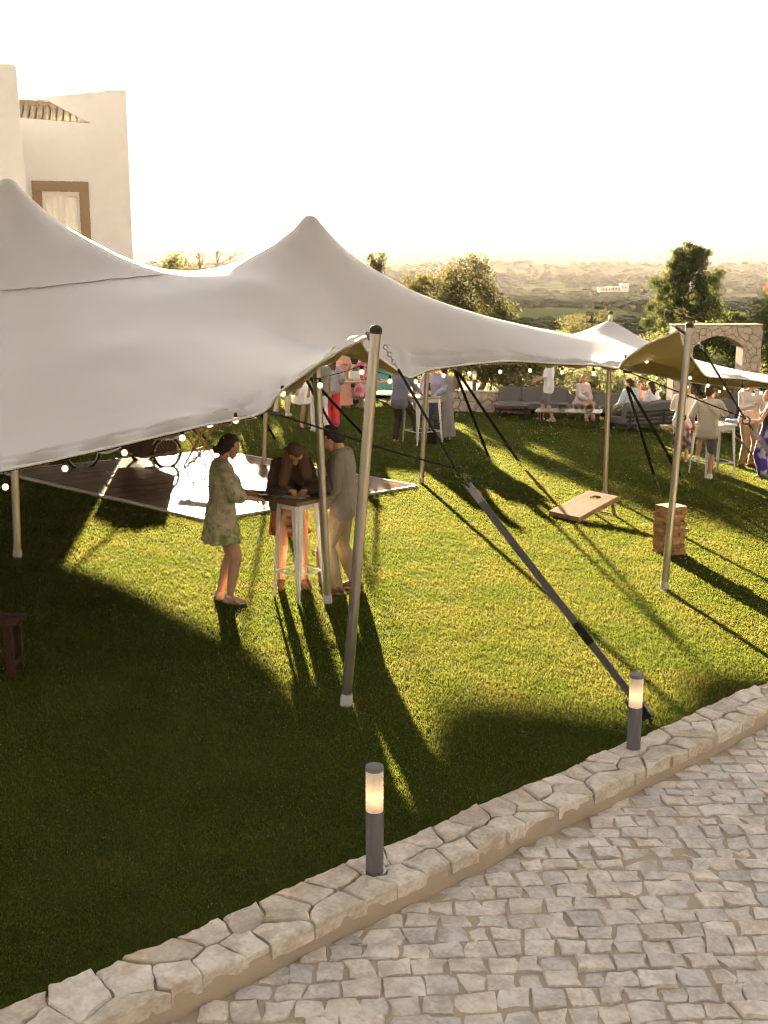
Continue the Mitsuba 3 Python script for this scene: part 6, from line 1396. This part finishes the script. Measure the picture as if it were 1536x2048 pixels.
# ------------------------------------------------------------------ bar trailer and its counter
bt_ = thing('bar_trailer', 'vintage turquoise and white bar trailer with open hatch behind the guests', 'trailer'); o = np.array([-0.95, 33.0, G(-.95, 33)]); TQ, TW = (.15, .42, .42), (.62, .62, .60)
rp_ = [(-1.9, .45), (1.35, .45), (1.6, .8), (1.62, 1.5), (1.35, 2.05), (.7, 2.3), (-1.0, 2.3), (-1.7, 2.05), (-2.0, 1.4), (-2.0, .8)]
shell = Polygon(rp_).buffer(.06); hatch = shapely.box(-1.35, 1.15, .95, 1.95)
def ext_y(poly, y0, y1): return prism_y(poly, y0, y1).apply_translation((o[0], o[1], o[2]))
part(bt_, 'side', ext_y(shell.difference(hatch).intersection(shapely.box(-3, 1.12, 3, 3)), 0, .05), 'gloss', color=TW)
part(bt_, 'side', ext_y(shell.intersection(shapely.box(-3, 0, 3, 1.118)), 0, .05), 'gloss', color=TQ, label='turquoise lower side below the hatch')
part(bt_, 'rear_side', ext_y(shell, 1.75, 1.8), 'gloss', color=TQ)
ro = np.array([(p[0], p[1]) for p in shell.exterior.coords]); nv = len(ro)
part(bt_, 'roof_skin', (np.vstack([np.column_stack([ro[:, 0], np.full(nv, .05), ro[:, 1]]), np.column_stack([ro[:, 0], np.full(nv, 1.75), ro[:, 1]])]) + o, np.array([[i, i + 1, nv + i + 1] for i in range(nv - 1)] + [[i, nv + i + 1, nv + i] for i in range(nv - 1)])), 'gloss', color=TQ, smooth=30)
part(bt_, 'interior', ext_y(shell.buffer(-.05), .9, .94), 'paint', color=(.07, .045, .03))
part(bt_, 'hatch_flap', [box(o + [-.2, -.42 , 2.03 + .14 - .0], (2.3, .9, .03), R=rotx(-.32))] + [box(o + [-.2, -.42 - .34 + .17 * i, 2.02 + .14 - .11 + .055 * i + .02], (2.25, .02, .02), R=rotx(-.32)) for i in range(5)], 'gloss', color=TW)
part(bt_, 'counter', bbox_(o + [-.2, -.14, 1.10], (2.4, .34, .04), ch=.006), 'paint', color=(.35, .26, .16))
part(bt_, 'hatch_strut', [cyl(o + [-1.3, 0, 1.5], o + [-1.3, -.7, 2.02], .012, n=6), cyl(o + [.9, 0, 1.5], o + [.9, -.7, 2.02], .012, n=6)], 'steel')
part(bt_, 'shelf', bbox_(o + [-.2, .75, 1.55], (2.2, .2, .03)), 'paint', color=(.25, .17, .1))
part(bt_, 'shelf_bottles', [lathe([(0, 0), (.035, 0), (.035, .16), (.013, .22), (.013, .27), (0, .27)], 8, o + [-1.15 + .16 * i, .72, 1.565]) for i in range(13)], 'gloss', color=(.10, .08, .04), smooth=40)
for wxx in (.1,):
    w = numbered(bt_ + '__wheel'); part(w, None, lathe([(0, .08), (.16, .07), (.18, .09)], 18).apply_transform(np.array([[1, 0, 0, o[0] + wxx], [0, 0, -1, o[1] - .02], [0, 1, 0, o[2] + .31], [0, 0, 0, 1.0]])), 'steel', smooth=40)
    part(w, 'tyre', torus(o + [wxx, .03, .31], .24, .075, (0, 1, 0), 22, 8), 'paint', color=(.02, .018, .017), smooth=True)
    part(bt_, 'mudguard', tube([o + [wxx + .4 * math.cos(a), -.03, .31 + .4 * math.sin(a)] for a in np.linspace(.1, 3.04, 12)], .04, 6), 'gloss', color=(.4, .4, .4), smooth=True)
part(bt_, 'window', box(o + [1.25, -.012, 1.55], (.36, .02, .4)), 'gloss', color=(.10, .11, .11))
lt = thing('long_table', 'long narrow wooden buffet table in front of the bar trailer', 'table'); o2 = np.array([-.15, 29.6, G(-.15, 29.6)])
part(lt, 'top', [bbox_(o2 + [0, .16 * i - .24, .94], (2.6, .155, .035), ch=.004) for i in range(4)], 'paint', color=(.36, .27, .16))
for a in (-1.2, 1.2):
    for b in (-.22, .22): part(lt, 'leg', bbox_(o2 + [a, b, .46], (.06, .06, .92), ch=.005), 'paint', color=(.25, .18, .1))
for i in range(7):
    k = thing('plate', ('first', 'second', 'third', 'fourth', 'fifth', 'sixth', 'seventh')[i] + ' plate of small snacks from the left on the long buffet table', 'plate', 'plates along the buffet table'); q = o2 + [-1.1 + .36 * i, -.05 + .1 * (i % 2), .96]
    part(k, 'dish', lathe([(0, .004), (.09, .004), (.13, .018), (.128, .022), (.088, .009), (0, .009)], 16, q), 'gloss', color=(.6, .59, .57), smooth=40)
    part(k, 'snacks', [trimesh.creation.icosphere(1, .028).apply_translation(q + [.06 * math.cos(a), .06 * math.sin(a), .03]) for a in np.arange(5) * 1.257 + i], 'paint', color=((.30, .16, .06), (.40, .3, .12), (.3, .06, .04))[i % 3], smooth=True)
"""cable from the trailer"""
k = thing('power_cable', 'thin yellow cable hanging from the trailer to the grass', 'cable'); part(k, None, tube(spline([(.55, 32.9, o[2] + .9), (.75, 32.0, G(.7, 32) + .25), (1.0, 31.0, G(1, 31) + .03), (1.5, 30.6, G(1.5, 30.6) + .015)], 6), .012, 5), 'paint', color=(.35, .26, .10), smooth=True)
